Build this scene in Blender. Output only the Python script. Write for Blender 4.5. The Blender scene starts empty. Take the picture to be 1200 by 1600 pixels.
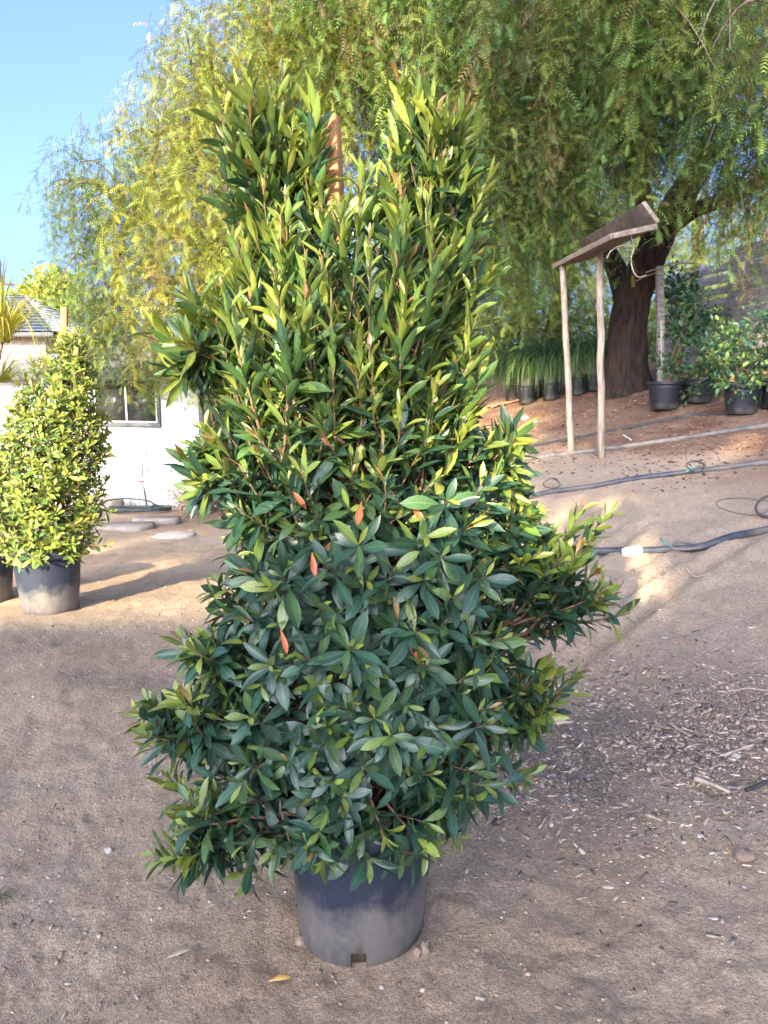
import bpy, math, random
import numpy as np
from mathutils import Vector, Matrix
from mathutils.bvhtree import BVHTree

random.seed(7)
rng = np.random.default_rng(7)
scene = bpy.context.scene
COL = scene.collection

# ------------------------------------------------------------------ camera, sky, sun, exposure
F, CAMZ = 1200.0, 1.5
PITCH = math.atan(200 / 1200)
cam_data = bpy.data.cameras.new('camera')
cam_data.sensor_fit = 'VERTICAL'
cam_data.sensor_height = 24.0
cam_data.lens = 18.0
cam_data.clip_start, cam_data.clip_end = 0.05, 600.0
cam_data.dof.use_dof = True
cam_data.dof.focus_distance = 2.05
cam_data.dof.aperture_fstop = 9.0
cam = bpy.data.objects.new('camera', cam_data)
COL.objects.link(cam)
cam.location = (0, 0, CAMZ)
cam.rotation_euler = (math.pi / 2 - PITCH, 0, 0)
scene.camera = cam

SUN_EL, SUN_AZ = math.radians(19), math.radians(24)      # behind the photographer, to the left
to_sun = Vector((-math.sin(SUN_AZ) * math.cos(SUN_EL), -math.cos(SUN_AZ) * math.cos(SUN_EL), math.sin(SUN_EL)))
world = bpy.data.worlds.new('World')
scene.world = world
world.use_nodes = True
wn = world.node_tree.nodes
sky = wn.new('ShaderNodeTexSky')
sky.sky_type = 'NISHITA'
sky.sun_disc = False
sky.sun_elevation = SUN_EL
sky.sun_rotation = math.pi + SUN_AZ
sky.air_density, sky.dust_density, sky.ozone_density = 0.36, 5.0, 4.0
bg = wn['Background']
bg.inputs['Strength'].default_value = 0.15
world.node_tree.links.new(sky.outputs['Color'], bg.inputs['Color'])
sun_data = bpy.data.lights.new('sun', 'SUN')
sun_data.energy = 3.5
sun_data.angle = math.radians(0.6)
sun_data.color = (1.0, 0.86, 0.58)
sun = bpy.data.objects.new('sun', sun_data)
COL.objects.link(sun)
sun.rotation_euler = to_sun.to_track_quat('Z', 'Y').to_euler()
scene.view_settings.view_transform = 'Standard'
scene.view_settings.look = 'None'
scene.view_settings.gamma = 1.0
scene.view_settings.use_curve_mapping = False
scene.view_settings.exposure = 2.68
scene.cycles.max_bounces = 8
scene.cycles.diffuse_bounces = 4
scene.cycles.transmission_bounces = 6
scene.cycles.use_denoising = True
scene.cycles.sample_clamp_indirect = 6.0

# ------------------------------------------------------------------ geometry helpers
cp, sp = math.cos(PITCH), math.sin(PITCH)
def ray(px, py):
    a, b = (px - 600) / F, (800 - py) / F
    return np.array([a, cp + b * sp, -sp + b * cp])
def at(px, py, Y):
    d = ray(px, py); t = Y / d[1]
    return np.array([d[0] * t, Y, CAMZ + d[2] * t])
def smooth(a, b, x):
    t = np.clip((x - a) / (b - a), 0, 1)
    return t * t * (3 - 2 * t)
def vnoise(x, y, seed=0):
    xi, yi = np.floor(x), np.floor(y)
    fx, fy = x - xi, y - yi
    def h(i, j):
        v = np.sin(i * 127.1 + j * 311.7 + seed * 74.7) * 43758.5453
        return v - np.floor(v)
    ux, uy = fx * fx * (3 - 2 * fx), fy * fy * (3 - 2 * fy)
    return (h(xi, yi) * (1 - ux) + h(xi + 1, yi) * ux) * (1 - uy) + (h(xi, yi + 1) * (1 - ux) + h(xi + 1, yi + 1) * ux) * uy
def fbm(x, y, seed=0, octv=3):
    r, amp, tot = 0, 1.0, 0
    for k in range(octv):
        r = r + amp * vnoise(x * 2 ** k + 17.3 * k, y * 2 ** k - 9.1 * k, seed + k)
        tot += amp; amp *= 0.5
    return r / tot - 0.5
def bank_s(x, y):
    return 0.95 * (x - 1.2) + 0.31 * (y - 2.8)
def softplus(s, k):
    return k * np.logaddexp(0, s / k)
def terrain(x, y):
    x = np.asarray(x, float); y = np.asarray(y, float)
    s = bank_s(x, y)
    up = 0.25 * (softplus(s, 0.35) - softplus(s - 7.6, 0.5) * 0.8)
    up = np.minimum(up, 5.5)
    drop = -0.05 * softplus(y - 4, 0.4) * (1 - smooth(-1.5, 1.5, s))
    drop = np.maximum(drop, -1.5)
    r = np.hypot(x, y)
    fade = 1 - smooth(10, 22, r)
    wob = 0.05 * fbm(x * 0.7, y * 0.7, 3) + 0.028 * fbm(x * 2.6, y * 2.6, 5) + 0.016 * fade * fbm(x * 8, y * 8, 8) + 0.020 * fade * fbm(x * 24, y * 24, 11, 3)
    rough = 0.05 * fade * smooth(0.0, 1.0, s) * (1 - smooth(2.0, 3.5, s)) * fbm(x * 3.1 + y, y * 4.0 - x, 14, 3)
    rut = 0
    for k, o_ in enumerate((0.0, 0.30, 0.95)):
        u = (x - 0.9) * 0.80 + (y - 3.7) * 0.60; v = -(x - 0.9) * 0.60 + (y - 3.7) * 0.80 - o_ - 0.10 * np.sin(u * 1.6 + k) - 0.12 * u * u * 0.3
        wdw = smooth(-0.3, 0.2, u) * (1 - smooth(1.6, 2.4, u))
        rut = rut + wdw * (-0.028 * np.exp(-(v / 0.06) ** 2) + 0.018 * np.exp(-((np.abs(v) - 0.11) / 0.045) ** 2) * (0.6 + 1.2 * vnoise(x * 18, y * 18, 91)))
    return up + drop + wob + rough + rut
def tz(x, y):
    return float(terrain(x, y))
def hit(px, py):
    d = ray(px, py)
    t = np.linspace(0.8, 40, 8000)
    z = CAMZ + d[2] * t - terrain(d[0] * t, d[1] * t)
    i = int(np.argmax(z < 0))
    if z[i] >= 0: i = len(t) - 1
    return np.array([d[0] * t[i], d[1] * t[i], tz(d[0] * t[i], d[1] * t[i])])

def new_mesh(name, verts, faces, smooth_=True, colors=None, uvs=None):
    """verts (n,3); faces: array (m,k) or list of such arrays / lists; colors per vertex (n,3)"""
    me = bpy.data.meshes.new(name)
    verts = np.asarray(verts, np.float32)
    if isinstance(faces, np.ndarray): faces = [faces]
    if faces and not isinstance(faces[0], np.ndarray):
        by = {}
        for f in faces: by.setdefault(len(f), []).append(f)
        faces = [np.array(v, np.int32) for v in by.values()]
    me.vertices.add(len(verts)); me.vertices.foreach_set('co', verts.ravel())
    loops = np.concatenate([f.ravel() for f in faces]).astype(np.int32)
    tot = np.concatenate([np.full(len(f), f.shape[1], np.int32) for f in faces])
    start = np.concatenate([[0], np.cumsum(tot)[:-1]]).astype(np.int32)
    me.loops.add(len(loops)); me.loops.foreach_set('vertex_index', loops)
    me.polygons.add(len(tot)); me.polygons.foreach_set('loop_start', start); me.polygons.foreach_set('loop_total', tot)
    if smooth_: me.polygons.foreach_set('use_smooth', np.ones(len(tot), bool))
    if colors is not None:
        a = me.color_attributes.new('tint', 'FLOAT_COLOR', 'POINT')
        c = np.ones((len(verts), 4), np.float32); c[:, :3] = colors
        a.data.foreach_set('color', c.ravel())
    if uvs is not None:
        u = me.uv_layers.new(name='UVMap')
        u.data.foreach_set('uv', np.asarray(uvs, np.float32)[loops].ravel())
    me.update(calc_edges=True)
    return me
def link(name, me, mat=None, parent=None):
    o = bpy.data.objects.new(name, me); COL.objects.link(o)
    if mat is not None and me is not None and not me.materials: me.materials.append(mat)
    if parent is not None: o.parent = parent
    return o
def tag(o, label=None, cat=None, group=None, kind=None):
    if label: o['label'] = label
    if cat: o['category'] = cat
    if group: o['group'] = group
    if kind: o['kind'] = kind
    return o
def thing(name, label, cat, loc=(0, 0, 0), group=None, rz=0.0):
    o = bpy.data.objects.new(name, None); COL.objects.link(o)
    o.empty_display_size = 0.1
    o.location = tuple(float(v) for v in loc); o.rotation_euler = (0, 0, rz)
    return tag(o, label, cat, group)

class MB:
    """collects boxes, tubes and lathes into one mesh"""
    def __init__(s): s.v = []; s.f = []; s.n = 0
    def add(s, v, f):
        s.v.append(np.asarray(v, float)); s.f += [tuple(i + s.n for i in q) for q in f]; s.n += len(v)
        return s
    def box(s, lo, hi, M=None, jit=0.0):
        lo, hi = np.array(lo, float), np.array(hi, float)
        v = np.array([[(lo, hi)[i & 1][0], (lo, hi)[i >> 1 & 1][1], (lo, hi)[i >> 2 & 1][2]] for i in range(8)])
        if jit: v = v + rng.uniform(-jit, jit, v.shape)
        if M is not None: v = np.array([M @ Vector(p) for p in v])
        return s.add(v, [(0, 2, 3, 1), (4, 5, 7, 6), (0, 1, 5, 4), (2, 6, 7, 3), (0, 4, 6, 2), (1, 3, 7, 5)])
    def plank(s, a, b, wdir, w, t, jit=0.0, n=1):
        """board from a to b, width w along wdir, thickness t"""
        a, b = np.array(a, float), np.array(b, float)
        d = (b - a) / np.linalg.norm(b - a)
        wd = np.array(wdir, float); wd -= d * wd.dot(d); wd /= np.linalg.norm(wd)
        nn = np.cross(d, wd)
        v = []; f = []
        for i in range(n + 1):
            p = a + (b - a) * i / n
            for sx, sy in ((-1, -1), (1, -1), (1, 1), (-1, 1)):
                v.append(p + wd * sx * w / 2 + nn * sy * t / 2 + (rng.uniform(-jit, jit, 3) if jit else 0))
        for i in range(n):
            for k in range(4):
                f.append((i * 4 + k, i * 4 + (k + 1) % 4, i * 4 + 4 + (k + 1) % 4, i * 4 + 4 + k))
        f.append((3, 2, 1, 0)); e = n * 4; f.append((e, e + 1, e + 2, e + 3))
        return s.add(v, f)
    def tube(s, pts, rad, n=8, jit=0.0, cap=True, ridge=0.0):
        pts = np.asarray(pts, float)
        m = len(pts)
        rad = np.full(m, rad) if np.isscalar(rad) else np.asarray(rad, float)
        tg = np.gradient(pts, axis=0)
        tg /= np.linalg.norm(tg, axis=1)[:, None] + 1e-9
        ref = np.array([0, 0, 1.0]) if abs(tg[0][2]) < 0.9 else np.array([1.0, 0, 0])
        u = np.cross(tg[0], ref); u /= np.linalg.norm(u)
        v = []
        for i in range(m):
            u = u - tg[i] * u.dot(tg[i]); u /= np.linalg.norm(u) + 1e-9
            w = np.cross(tg[i], u)
            for k in range(n):
                a = 2 * math.pi * k / n
                r = rad[i] * (1 + (rng.uniform(-jit, jit) if jit else 0))
                if ridge: r *= 1 + ridge * (1.3 * math.sin(3 * a + 0.11 * i) * 0.5 + math.sin(7 * a + 0.5 * math.sin(i * 0.35)) * 0.5 + 0.6 * math.sin(13 * a + 0.9 * math.sin(i * 0.5 + 2)))
                v.append(pts[i] + r * (u * math.cos(a) + w * math.sin(a)))
        f = [(i * n + k, i * n + (k + 1) % n, (i + 1) * n + (k + 1) % n, (i + 1) * n + k) for i in range(m - 1) for k in range(n)]
        if cap: f += [tuple(range(n))[::-1], tuple(range((m - 1) * n, m * n))]
        return s.add(v, f)
    def lathe(s, prof, n=32, c=(0, 0, 0), skip=None, wob=None):
        v = []
        for i, (r, z) in enumerate(prof):
            for k in range(n):
                a = 2 * math.pi * k / n
                rr = r + (wob(a, z) if wob else 0)
                v.append((c[0] + rr * math.cos(a), c[1] + rr * math.sin(a), c[2] + z))
        f = [(i * n + k, i * n + (k + 1) % n, (i + 1) * n + (k + 1) % n, (i + 1) * n + k)
             for i in range(len(prof) - 1) for k in range(n) if not (skip and skip(i, k))]
        return s.add(v, f)
    def build(s, name, mat, parent=None, smooth_=False, bevel=0.0, colors=None):
        o = link(name, new_mesh(name, np.concatenate(s.v), s.f, smooth_, colors), mat, parent)
        if bevel:
            b = o.modifiers.new('bevel', 'BEVEL'); b.width = bevel; b.segments = 2; b.limit_method = 'ANGLE'
        return o

def bez(p0, p1, p2, n=8):
    t = np.linspace(0, 1, n)[:, None]
    p0, p1, p2 = (np.array(p, float) for p in (p0, p1, p2))
    return (1 - t) ** 2 * p0 + 2 * t * (1 - t) * p1 + t ** 2 * p2
def smooth_path(pts, n=6):
    pts = np.asarray(pts, float); out = []
    P = np.vstack([2 * pts[0] - pts[1], pts, 2 * pts[-1] - pts[-2]])
    for i in range(1, len(P) - 2):
        t = np.linspace(0, 1, n, endpoint=False)[:, None]
        a, b, c, d = P[i - 1], P[i], P[i + 1], P[i + 2]
        out.append(0.5 * (2 * b + (c - a) * t + (2 * a - 5 * b + 4 * c - d) * t ** 2 + (3 * b - a - 3 * c + d) * t ** 3))
    return np.vstack(out + [pts[-1:]])

# ------------------------------------------------------------------ materials
def nmat(name):
    m = bpy.data.materials.new(name); m.use_nodes = True
    nt = m.node_tree
    return m, nt.nodes, nt.links, nt.nodes['Principled BSDF']
def mixc(N, L, fac, a, b, blend='MIX'):
    x = N.new('ShaderNodeMix'); x.data_type = 'RGBA'; x.blend_type = blend
    for sock, val in ((x.inputs['Factor'], fac), (x.inputs['A'], a), (x.inputs['B'], b)):
        if hasattr(val, 'links'): L.new(val, sock)
        elif isinstance(val, (int, float)): sock.default_value = val
        else: sock.default_value = (*val, 1)
    return x.outputs['Result']
def noise(N, L, vec, scale, detail=4, rough=0.55):
    t = N.new('ShaderNodeTexNoise'); t.inputs['Scale'].default_value = scale
    t.inputs['Detail'].default_value = detail; t.inputs['Roughness'].default_value = rough
    if vec is not None: L.new(vec, t.inputs['Vector'])
    return t.outputs['Fac']
def ramp(N, L, fac, lo, hi):
    m = N.new('ShaderNodeMapRange'); m.inputs['From Min'].default_value = lo; m.inputs['From Max'].default_value = hi
    L.new(fac, m.inputs['Value'])
    return m.outputs['Result']
def stretch(N, L, vec, sc):
    m = N.new('ShaderNodeMapping'); m.inputs['Scale'].default_value = sc
    L.new(vec, m.inputs['Vector'])
    return m.outputs['Vector']
def bump(N, L, bsdf, h, strength=0.4, dist=0.01):
    b = N.new('ShaderNodeBump'); b.inputs['Strength'].default_value = strength; b.inputs['Distance'].default_value = dist
    L.new(h, b.inputs['Height']); L.new(b.outputs['Normal'], bsdf.inputs['Normal'])
def surf(name, c1, c2, scale=6.0, rough=0.85, sc=(1, 1, 1), bumpd=0.004, bs=0.5, c3=None, spec=0.3, scale3=1.5, lo=0.35, hi=0.65):
    m, N, L, B = nmat(name)
    co = N.new('ShaderNodeTexCoord').outputs['Object']
    v = stretch(N, L, co, sc)
    n1 = noise(N, L, v, scale, 6, 0.65)
    col = mixc(N, L, ramp(N, L, n1, lo, hi), c1, c2)
    if c3 is not None:
        n2 = noise(N, L, v, scale3, 4, 0.6)
        col = mixc(N, L, ramp(N, L, n2, 0.52, 0.68), col, c3)
    L.new(col, B.inputs['Base Color'])
    B.inputs['Roughness'].default_value = rough
    B.inputs['Specular IOR Level'].default_value = spec
    if bumpd: bump(N, L, B, n1, bs, bumpd)
    return m
def leafmat(name, rough=0.42, trans=0.30, spec=0.5, rib=True, gain=1.0, warm=(1.25, 1.15, 0.45)):
    """leaf colour from the 'tint' attribute, midrib from UV, translucent"""
    m, N, L, B = nmat(name)
    at_ = N.new('ShaderNodeAttribute'); at_.attribute_name = 'tint'
    col = at_.outputs['Color']
    oi = N.new('ShaderNodeObjectInfo')
    v = N.new('ShaderNodeHueSaturation'); L.new(col, v.inputs['Color'])
    L.new(ramp2(N, L, oi.outputs['Random'], 0.82 * gain, 1.18 * gain), v.inputs['Value'])
    col = v.outputs['Color']
    if rib:
        uv = N.new('ShaderNodeUVMap'); uv.uv_map = 'UVMap'
        sx = N.new('ShaderNodeSeparateXYZ'); L.new(uv.outputs['UV'], sx.inputs['Vector'])
        d = N.new('ShaderNodeMath'); d.operation = 'SUBTRACT'; d.inputs[1].default_value = 0.5; L.new(sx.outputs['X'], d.inputs[0])
        a = N.new('ShaderNodeMath'); a.operation = 'ABSOLUTE'; L.new(d.outputs[0], a.inputs[0])
        r = ramp(N, L, a.outputs[0], 0.045, 0.015)
        light = N.new('ShaderNodeMix'); light.data_type = 'RGBA'; light.blend_type = 'ADD'; light.inputs['Factor'].default_value = 1
        L.new(col, light.inputs['A']); light.inputs['B'].default_value = (0.07, 0.09, 0.03, 1)
        col = mixc(N, L, r, col, light.outputs['Result'])
    co = N.new('ShaderNodeTexCoord').outputs['Object']
    n = noise(N, L, co, 30, 3)
    col = mixc(N, L, 1.0, col, ramp2c(N, L, n, 0.72, 1.25), 'MULTIPLY')
    if rib:
        gp = N.new('ShaderNodeNewGeometry').outputs['Position']
        d1 = noise(N, L, gp, 9, 4, 0.6); film = N.new('ShaderNodeMath'); film.operation = 'MULTIPLY'; film.inputs[1].default_value = 0.10; L.new(ramp(N, L, d1, 0.5, 0.72), film.inputs[0])
        col = mixc(N, L, film.outputs[0], col, (0.22, 0.20, 0.17))
        sp2 = noise(N, L, gp, 190, 2, 0.5); col = mixc(N, L, ramp(N, L, sp2, 0.70, 0.76), col, (0.12, 0.075, 0.03))
    L.new(col, B.inputs['Base Color'])
    B.inputs['Roughness'].default_value = rough
    B.inputs['Specular IOR Level'].default_value = spec
    T = N.new('ShaderNodeBsdfTranslucent')
    L.new(mixc(N, L, 1.0, col, warm, 'MULTIPLY'), T.inputs['Color'])
    mx = N.new('ShaderNodeMixShader'); mx.inputs[0].default_value = trans
    L.new(B.outputs[0], mx.inputs[1]); L.new(T.outputs[0], mx.inputs[2])
    L.new(mx.outputs[0], N['Material Output'].inputs['Surface'])
    return m
def ramp2(N, L, fac, a, b):
    m = N.new('ShaderNodeMapRange'); m.inputs['To Min'].default_value = a; m.inputs['To Max'].default_value = b
    L.new(fac, m.inputs['Value']); return m.outputs['Result']
def ramp2c(N, L, fac, a, b):
    m = N.new('ShaderNodeMapRange'); m.inputs['From Min'].default_value = 0.3; m.inputs['From Max'].default_value = 0.7
    m.inputs['To Min'].default_value = a; m.inputs['To Max'].default_value = b
    L.new(fac, m.inputs['Value']); return m.outputs['Result']
def tintmat(name, rough=0.9, spec=0.25):
    m, N, L, B = nmat(name)
    a = N.new('ShaderNodeAttribute'); a.attribute_name = 'tint'
    co = N.new('ShaderNodeTexCoord').outputs['Object']
    n = noise(N, L, co, 60, 3)
    L.new(mixc(N, L, 1.0, a.outputs['Color'], ramp2c(N, L, n, 0.75, 1.2), 'MULTIPLY'), B.inputs['Base Color'])
    B.inputs['Roughness'].default_value = rough; B.inputs['Specular IOR Level'].default_value = spec
    return m

def ground_mat():
    m, N, L, B = nmat('ground_dirt')
    co = N.new('ShaderNodeTexCoord').outputs['Object']
    z = N.new('ShaderNodeAttribute'); z.attribute_name = 'tint'
    sep = N.new('ShaderNodeSeparateColor'); L.new(z.outputs['Color'], sep.inputs['Color'])
    n1 = noise(N, L, co, 1.3, 5, 0.6)
    n2 = noise(N, L, co, 9, 6, 0.7)
    n3 = noise(N, L, co, 70, 5, 0.75)
    n4 = noise(N, L, co, 260, 3, 0.7)
    base = mixc(N, L, ramp(N, L, n1, 0.38, 0.62), (0.49, 0.340, 0.222), (0.60, 0.440, 0.300))
    base = mixc(N, L, ramp(N, L, n2, 0.50, 0.80), base, (0.37, 0.248, 0.160))
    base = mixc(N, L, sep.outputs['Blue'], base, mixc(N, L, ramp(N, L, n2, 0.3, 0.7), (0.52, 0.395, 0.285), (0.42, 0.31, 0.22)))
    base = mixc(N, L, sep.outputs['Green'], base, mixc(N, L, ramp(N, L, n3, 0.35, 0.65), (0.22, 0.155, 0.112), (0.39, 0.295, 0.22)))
    redm = mixc(N, L, ramp(N, L, n3, 0.35, 0.65), (0.08, 0.032, 0.021), (0.22, 0.098, 0.065))
    redm = mixc(N, L, ramp(N, L, n2, 0.55, 0.75), redm, (0.26, 0.16, 0.11))
    base = mixc(N, L, sep.outputs['Red'], base, redm)
    base = mixc(N, L, 1.0, base, ramp2c(N, L, n3, 0.60, 1.30), 'MULTIPLY')
    base = mixc(N, L, 1.0, base, ramp2c(N, L, n4, 0.62, 1.38), 'MULTIPLY')
    vo = N.new('ShaderNodeTexVoronoi'); vo.inputs['Scale'].default_value = 55; L.new(co, vo.inputs['Vector'])
    sc = N.new('ShaderNodeSeparateColor'); L.new(vo.outputs['Color'], sc.inputs['Color'])
    spot = N.new('ShaderNodeMath'); spot.operation = 'MULTIPLY'
    L.new(ramp(N, L, vo.outputs['Distance'], 0.22, 0.12), spot.inputs[0]); L.new(ramp(N, L, sc.outputs['Red'], 0.86, 0.9), spot.inputs[1])
    base = mixc(N, L, spot.outputs[0], base, (0.5, 0.43, 0.36))
    L.new(base, B.inputs['Base Color'])
    B.inputs['Roughness'].default_value = 0.95; B.inputs['Specular IOR Level'].default_value = 0.15
    ad = N.new('ShaderNodeMath'); ad.operation = 'ADD'
    m4 = N.new('ShaderNodeMath'); m4.operation = 'MULTIPLY'; m4.inputs[1].default_value = 0.35; L.new(n4, m4.inputs[0])
    L.new(n3, ad.inputs[0]); L.new(m4.outputs[0], ad.inputs[1])
    bump(N, L, B, ad.outputs[0], 1.0, 0.022)
    return m

def pot_mat(name, dust=0.5, base=(0.022, 0.028, 0.042), dustc=(0.27, 0.235, 0.20)):
    m, N, L, B = nmat(name)
    co = N.new('ShaderNodeTexCoord').outputs['Object']
    sx = N.new('ShaderNodeSeparateXYZ'); L.new(co, sx.inputs['Vector'])
    n1 = noise(N, L, co, 5.0, 10, 0.72)
    n2 = noise(N, L, stretch(N, L, co, (40, 40, 4)), 1.0, 4, 0.7)
    n3 = noise(N, L, co, 160, 3, 0.7)
    h = ramp(N, L, sx.outputs['Z'], 0.34, 0.0)
    a = N.new('ShaderNodeMath'); a.operation = 'MULTIPLY_ADD'; L.new(n1, a.inputs[0]); a.inputs[1].default_value = 1.5; L.new(h, a.inputs[2])
    b = N.new('ShaderNodeMath'); b.operation = 'MULTIPLY_ADD'; L.new(n2, b.inputs[0]); b.inputs[1].default_value = 0.3; L.new(a.outputs[0], b.inputs[2])
    f = ramp(N, L, b.outputs[0], 1.64 - dust, 1.80 - dust * 0.62)
    n5 = noise(N, L, stretch(N, L, co, (1, 1, 0.45)), 14, 7, 0.75)
    cl = N.new('ShaderNodeMath'); cl.operation = 'MULTIPLY'; L.new(ramp2c(N, L, n5, 0.25, 1.0), cl.inputs[1]); L.new(f, cl.inputs[0])
    col = mixc(N, L, cl.outputs[0], base, dustc)
    film = N.new('ShaderNodeMath'); film.operation = 'MULTIPLY'; L.new(ramp(N, L, n5, 0.45, 0.75), film.inputs[0]); film.inputs[1].default_value = 0.22 * min(1, dust * 2)
    col = mixc(N, L, film.outputs[0], col, tuple(0.6 * x + 0.4 * y for x, y in zip(base, dustc)))
    col = mixc(N, L, ramp(N, L, n3, 0.62, 0.72), col, tuple(0.5 * x + 0.5 * y for x, y in zip(base, dustc)))
    L.new(col, B.inputs['Base Color'])
    B.inputs['Roughness'].default_value = 0.55; B.inputs['Specular IOR Level'].default_value = 0.45
    bump(N, L, B, n2, 0.25, 0.002)
    return m

MAT = {}
MAT['ground'] = ground_mat()
MAT['pot_grey'] = pot_mat('weathered_pot_plastic', 0.42, (0.013, 0.020, 0.037), (0.17, 0.148, 0.128))
MAT['pot_black'] = pot_mat('black_pot_plastic', 0.0, (0.007, 0.008, 0.012), (0.06, 0.05, 0.042))
MAT['soil'] = surf('potting_soil', (0.03, 0.02, 0.014), (0.09, 0.06, 0.04), 40, 0.95, bumpd=0.01)
MAT['clod'] = surf('dried_mud', (0.19, 0.130, 0.090), (0.30, 0.215, 0.155), 30, 0.95, bumpd=0.006)
MAT['leaf'] = leafmat('shrub_leaf', 0.36, 0.28, 0.6)
MAT['leaf2'] = leafmat('hedge_leaf', 0.45, 0.30)
MAT['smallleaf'] = leafmat('small_leaf', 0.5, 0.3, rib=False)
MAT['frond'] = leafmat('pepper_tree_frond', 0.55, 0.38, 0.3, rib=False, warm=(1.2, 1.1, 0.5))
MAT['blade'] = leafmat('grass_blade', 0.5, 0.3, 0.35, rib=False)
MAT['stem'] = surf('young_bark', (0.10, 0.055, 0.03), (0.20, 0.12, 0.07), 40, 0.8)
MAT['bark'] = surf('old_bark', (0.011, 0.007, 0.005), (0.050, 0.031, 0.022), 5, 0.95, sc=(3, 3, 0.7), bumpd=0.05, bs=1.0)
MAT['limb'] = surf('limb_bark', (0.09, 0.065, 0.05), (0.2, 0.15, 0.11), 8, 0.95, sc=(2, 2, 0.8), bumpd=0.02, bs=0.8)
MAT['stake'] = surf('cedar_stake', (0.30, 0.125, 0.05), (0.52, 0.25, 0.11), 9, 0.75, sc=(9, 9, 0.6), bumpd=0.002, c3=(0.2, 0.09, 0.045))
MAT['oldwood'] = surf('weathered_plank', (0.055, 0.040, 0.031), (0.13, 0.098, 0.074), 7, 0.9, sc=(3, 3, 3), bumpd=0.006, c3=(0.06, 0.045, 0.037))
MAT['edgewood'] = surf('worn_plank_edge', (0.14, 0.11, 0.085), (0.27, 0.215, 0.165), 18, 0.9, bumpd=0.004)
MAT['pole'] = surf('bare_pole', (0.22, 0.17, 0.12), (0.38, 0.31, 0.235), 6, 0.8, sc=(8, 8, 1), bumpd=0.003, c3=(0.17, 0.12, 0.085), scale3=2.6)
MAT['greywood'] = surf('grey_slat', (0.17, 0.15, 0.14), (0.36, 0.33, 0.31), 5, 0.9, sc=(1.5, 1.5, 8), bumpd=0.004)
MAT['hose'] = surf('dusty_black_pipe', (0.022, 0.027, 0.040), (0.055, 0.060, 0.072), 9, 0.42, bumpd=0.001, c3=(0.15, 0.12, 0.10), scale3=1.2)
MAT['hose_dirt'] = surf('dirty_pipe', (0.12, 0.10, 0.085), (0.27, 0.22, 0.175), 9, 0.7, bumpd=0.001, c3=(0.07, 0.07, 0.075), scale3=1.6)
MAT['tubing'] = surf('drip_tubing', (0.02, 0.02, 0.025), (0.06, 0.055, 0.05), 20, 0.6, bumpd=0)
MAT['teal'] = surf('teal_clip', (0.10, 0.30, 0.26), (0.2, 0.42, 0.36), 20, 0.5, bumpd=0)
MAT['redtube'] = surf('red_tubing', (0.45, 0.06, 0.04), (0.55, 0.12, 0.08), 20, 0.5, bumpd=0)
MAT['whiteplastic'] = surf('white_pvc', (0.62, 0.58, 0.52), (0.78, 0.75, 0.70), 14, 0.5, bumpd=0.001)
MAT['wall'] = surf('white_painted_siding', (0.37, 0.37, 0.37), (0.44, 0.435, 0.43), 2.2, 0.7, sc=(1, 1, 0.35), bumpd=0.001, c3=(0.34, 0.325, 0.305), scale3=1.2)
MAT['trim'] = surf('white_trim', (0.40, 0.40, 0.395), (0.47, 0.47, 0.46), 6, 0.6, bumpd=0.001)
MAT['darktrim'] = surf('dark_frame_paint', (0.035, 0.04, 0.045), (0.065, 0.07, 0.075), 9, 0.55, bumpd=0.001)
MAT['roofing'] = surf('grey_roll_roofing', (0.09, 0.085, 0.08), (0.17, 0.16, 0.15), 12, 0.95, bumpd=0.004)
MAT['shingle'] = surf('blue_grey_shingle', (0.17, 0.20, 0.25), (0.27, 0.30, 0.36), 5, 0.8, bumpd=0.004)
MAT['stone'] = surf('pale_stone', (0.30, 0.26, 0.215), (0.46, 0.41, 0.35), 9, 0.9, bumpd=0.008)
MAT['concrete'] = surf('rough_concrete', (0.19, 0.155, 0.125), (0.31, 0.26, 0.215), 6, 0.95, bumpd=0.01)
MAT['metal'] = surf('brass_tap', (0.25, 0.2, 0.12), (0.4, 0.33, 0.22), 20, 0.4, bumpd=0)
MAT['rubber'] = surf('garden_hose_rubber', (0.02, 0.028, 0.026), (0.055, 0.065, 0.06), 9, 0.5, bumpd=0)
MAT['red'] = surf('red_ornament', (0.38, 0.02, 0.02), (0.5, 0.05, 0.04), 9, 0.4, bumpd=0)
MAT['orange'] = surf('orange_netting', (0.75, 0.20, 0.10), (0.85, 0.33, 0.2), 14, 0.7, bumpd=0.002)
MAT['chip'] = tintmat('wood_chip')
MAT['pebble'] = tintmat('pebble', 0.85)
MAT['deadleaf'] = surf('dry_leaf', (0.50, 0.38, 0.22), (0.66, 0.54, 0.36), 30, 0.7, bumpd=0.001)
MAT['yellowleaf'] = surf('yellow_leaf', (0.70, 0.42, 0.10), (0.78, 0.52, 0.18), 30, 0.6, bumpd=0.001)
MAT['twig'] = surf('dry_twig', (0.28, 0.21, 0.155), (0.45, 0.36, 0.28), 20, 0.9, bumpd=0.002)
MAT['cable'] = surf('utility_line', (0.03, 0.03, 0.035), (0.06, 0.06, 0.065), 3, 0.7, bumpd=0)
MAT['flowers'] = tintmat('dry_flower', 0.8)
def glassmat():
    m, N, L, B = nmat('window_glass')
    co = N.new('ShaderNodeTexCoord').outputs['Object']
    L.new(mixc(N, L, ramp(N, L, noise(N, L, co, 1.5), 0.3, 0.7), (0.012, 0.014, 0.016), (0.03, 0.03, 0.03)), B.inputs['Base Color'])
    B.inputs['Roughness'].default_value = 0.06; B.inputs['Specular IOR Level'].default_value = 0.25
    return m
MAT['glass'] = glassmat()

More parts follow.
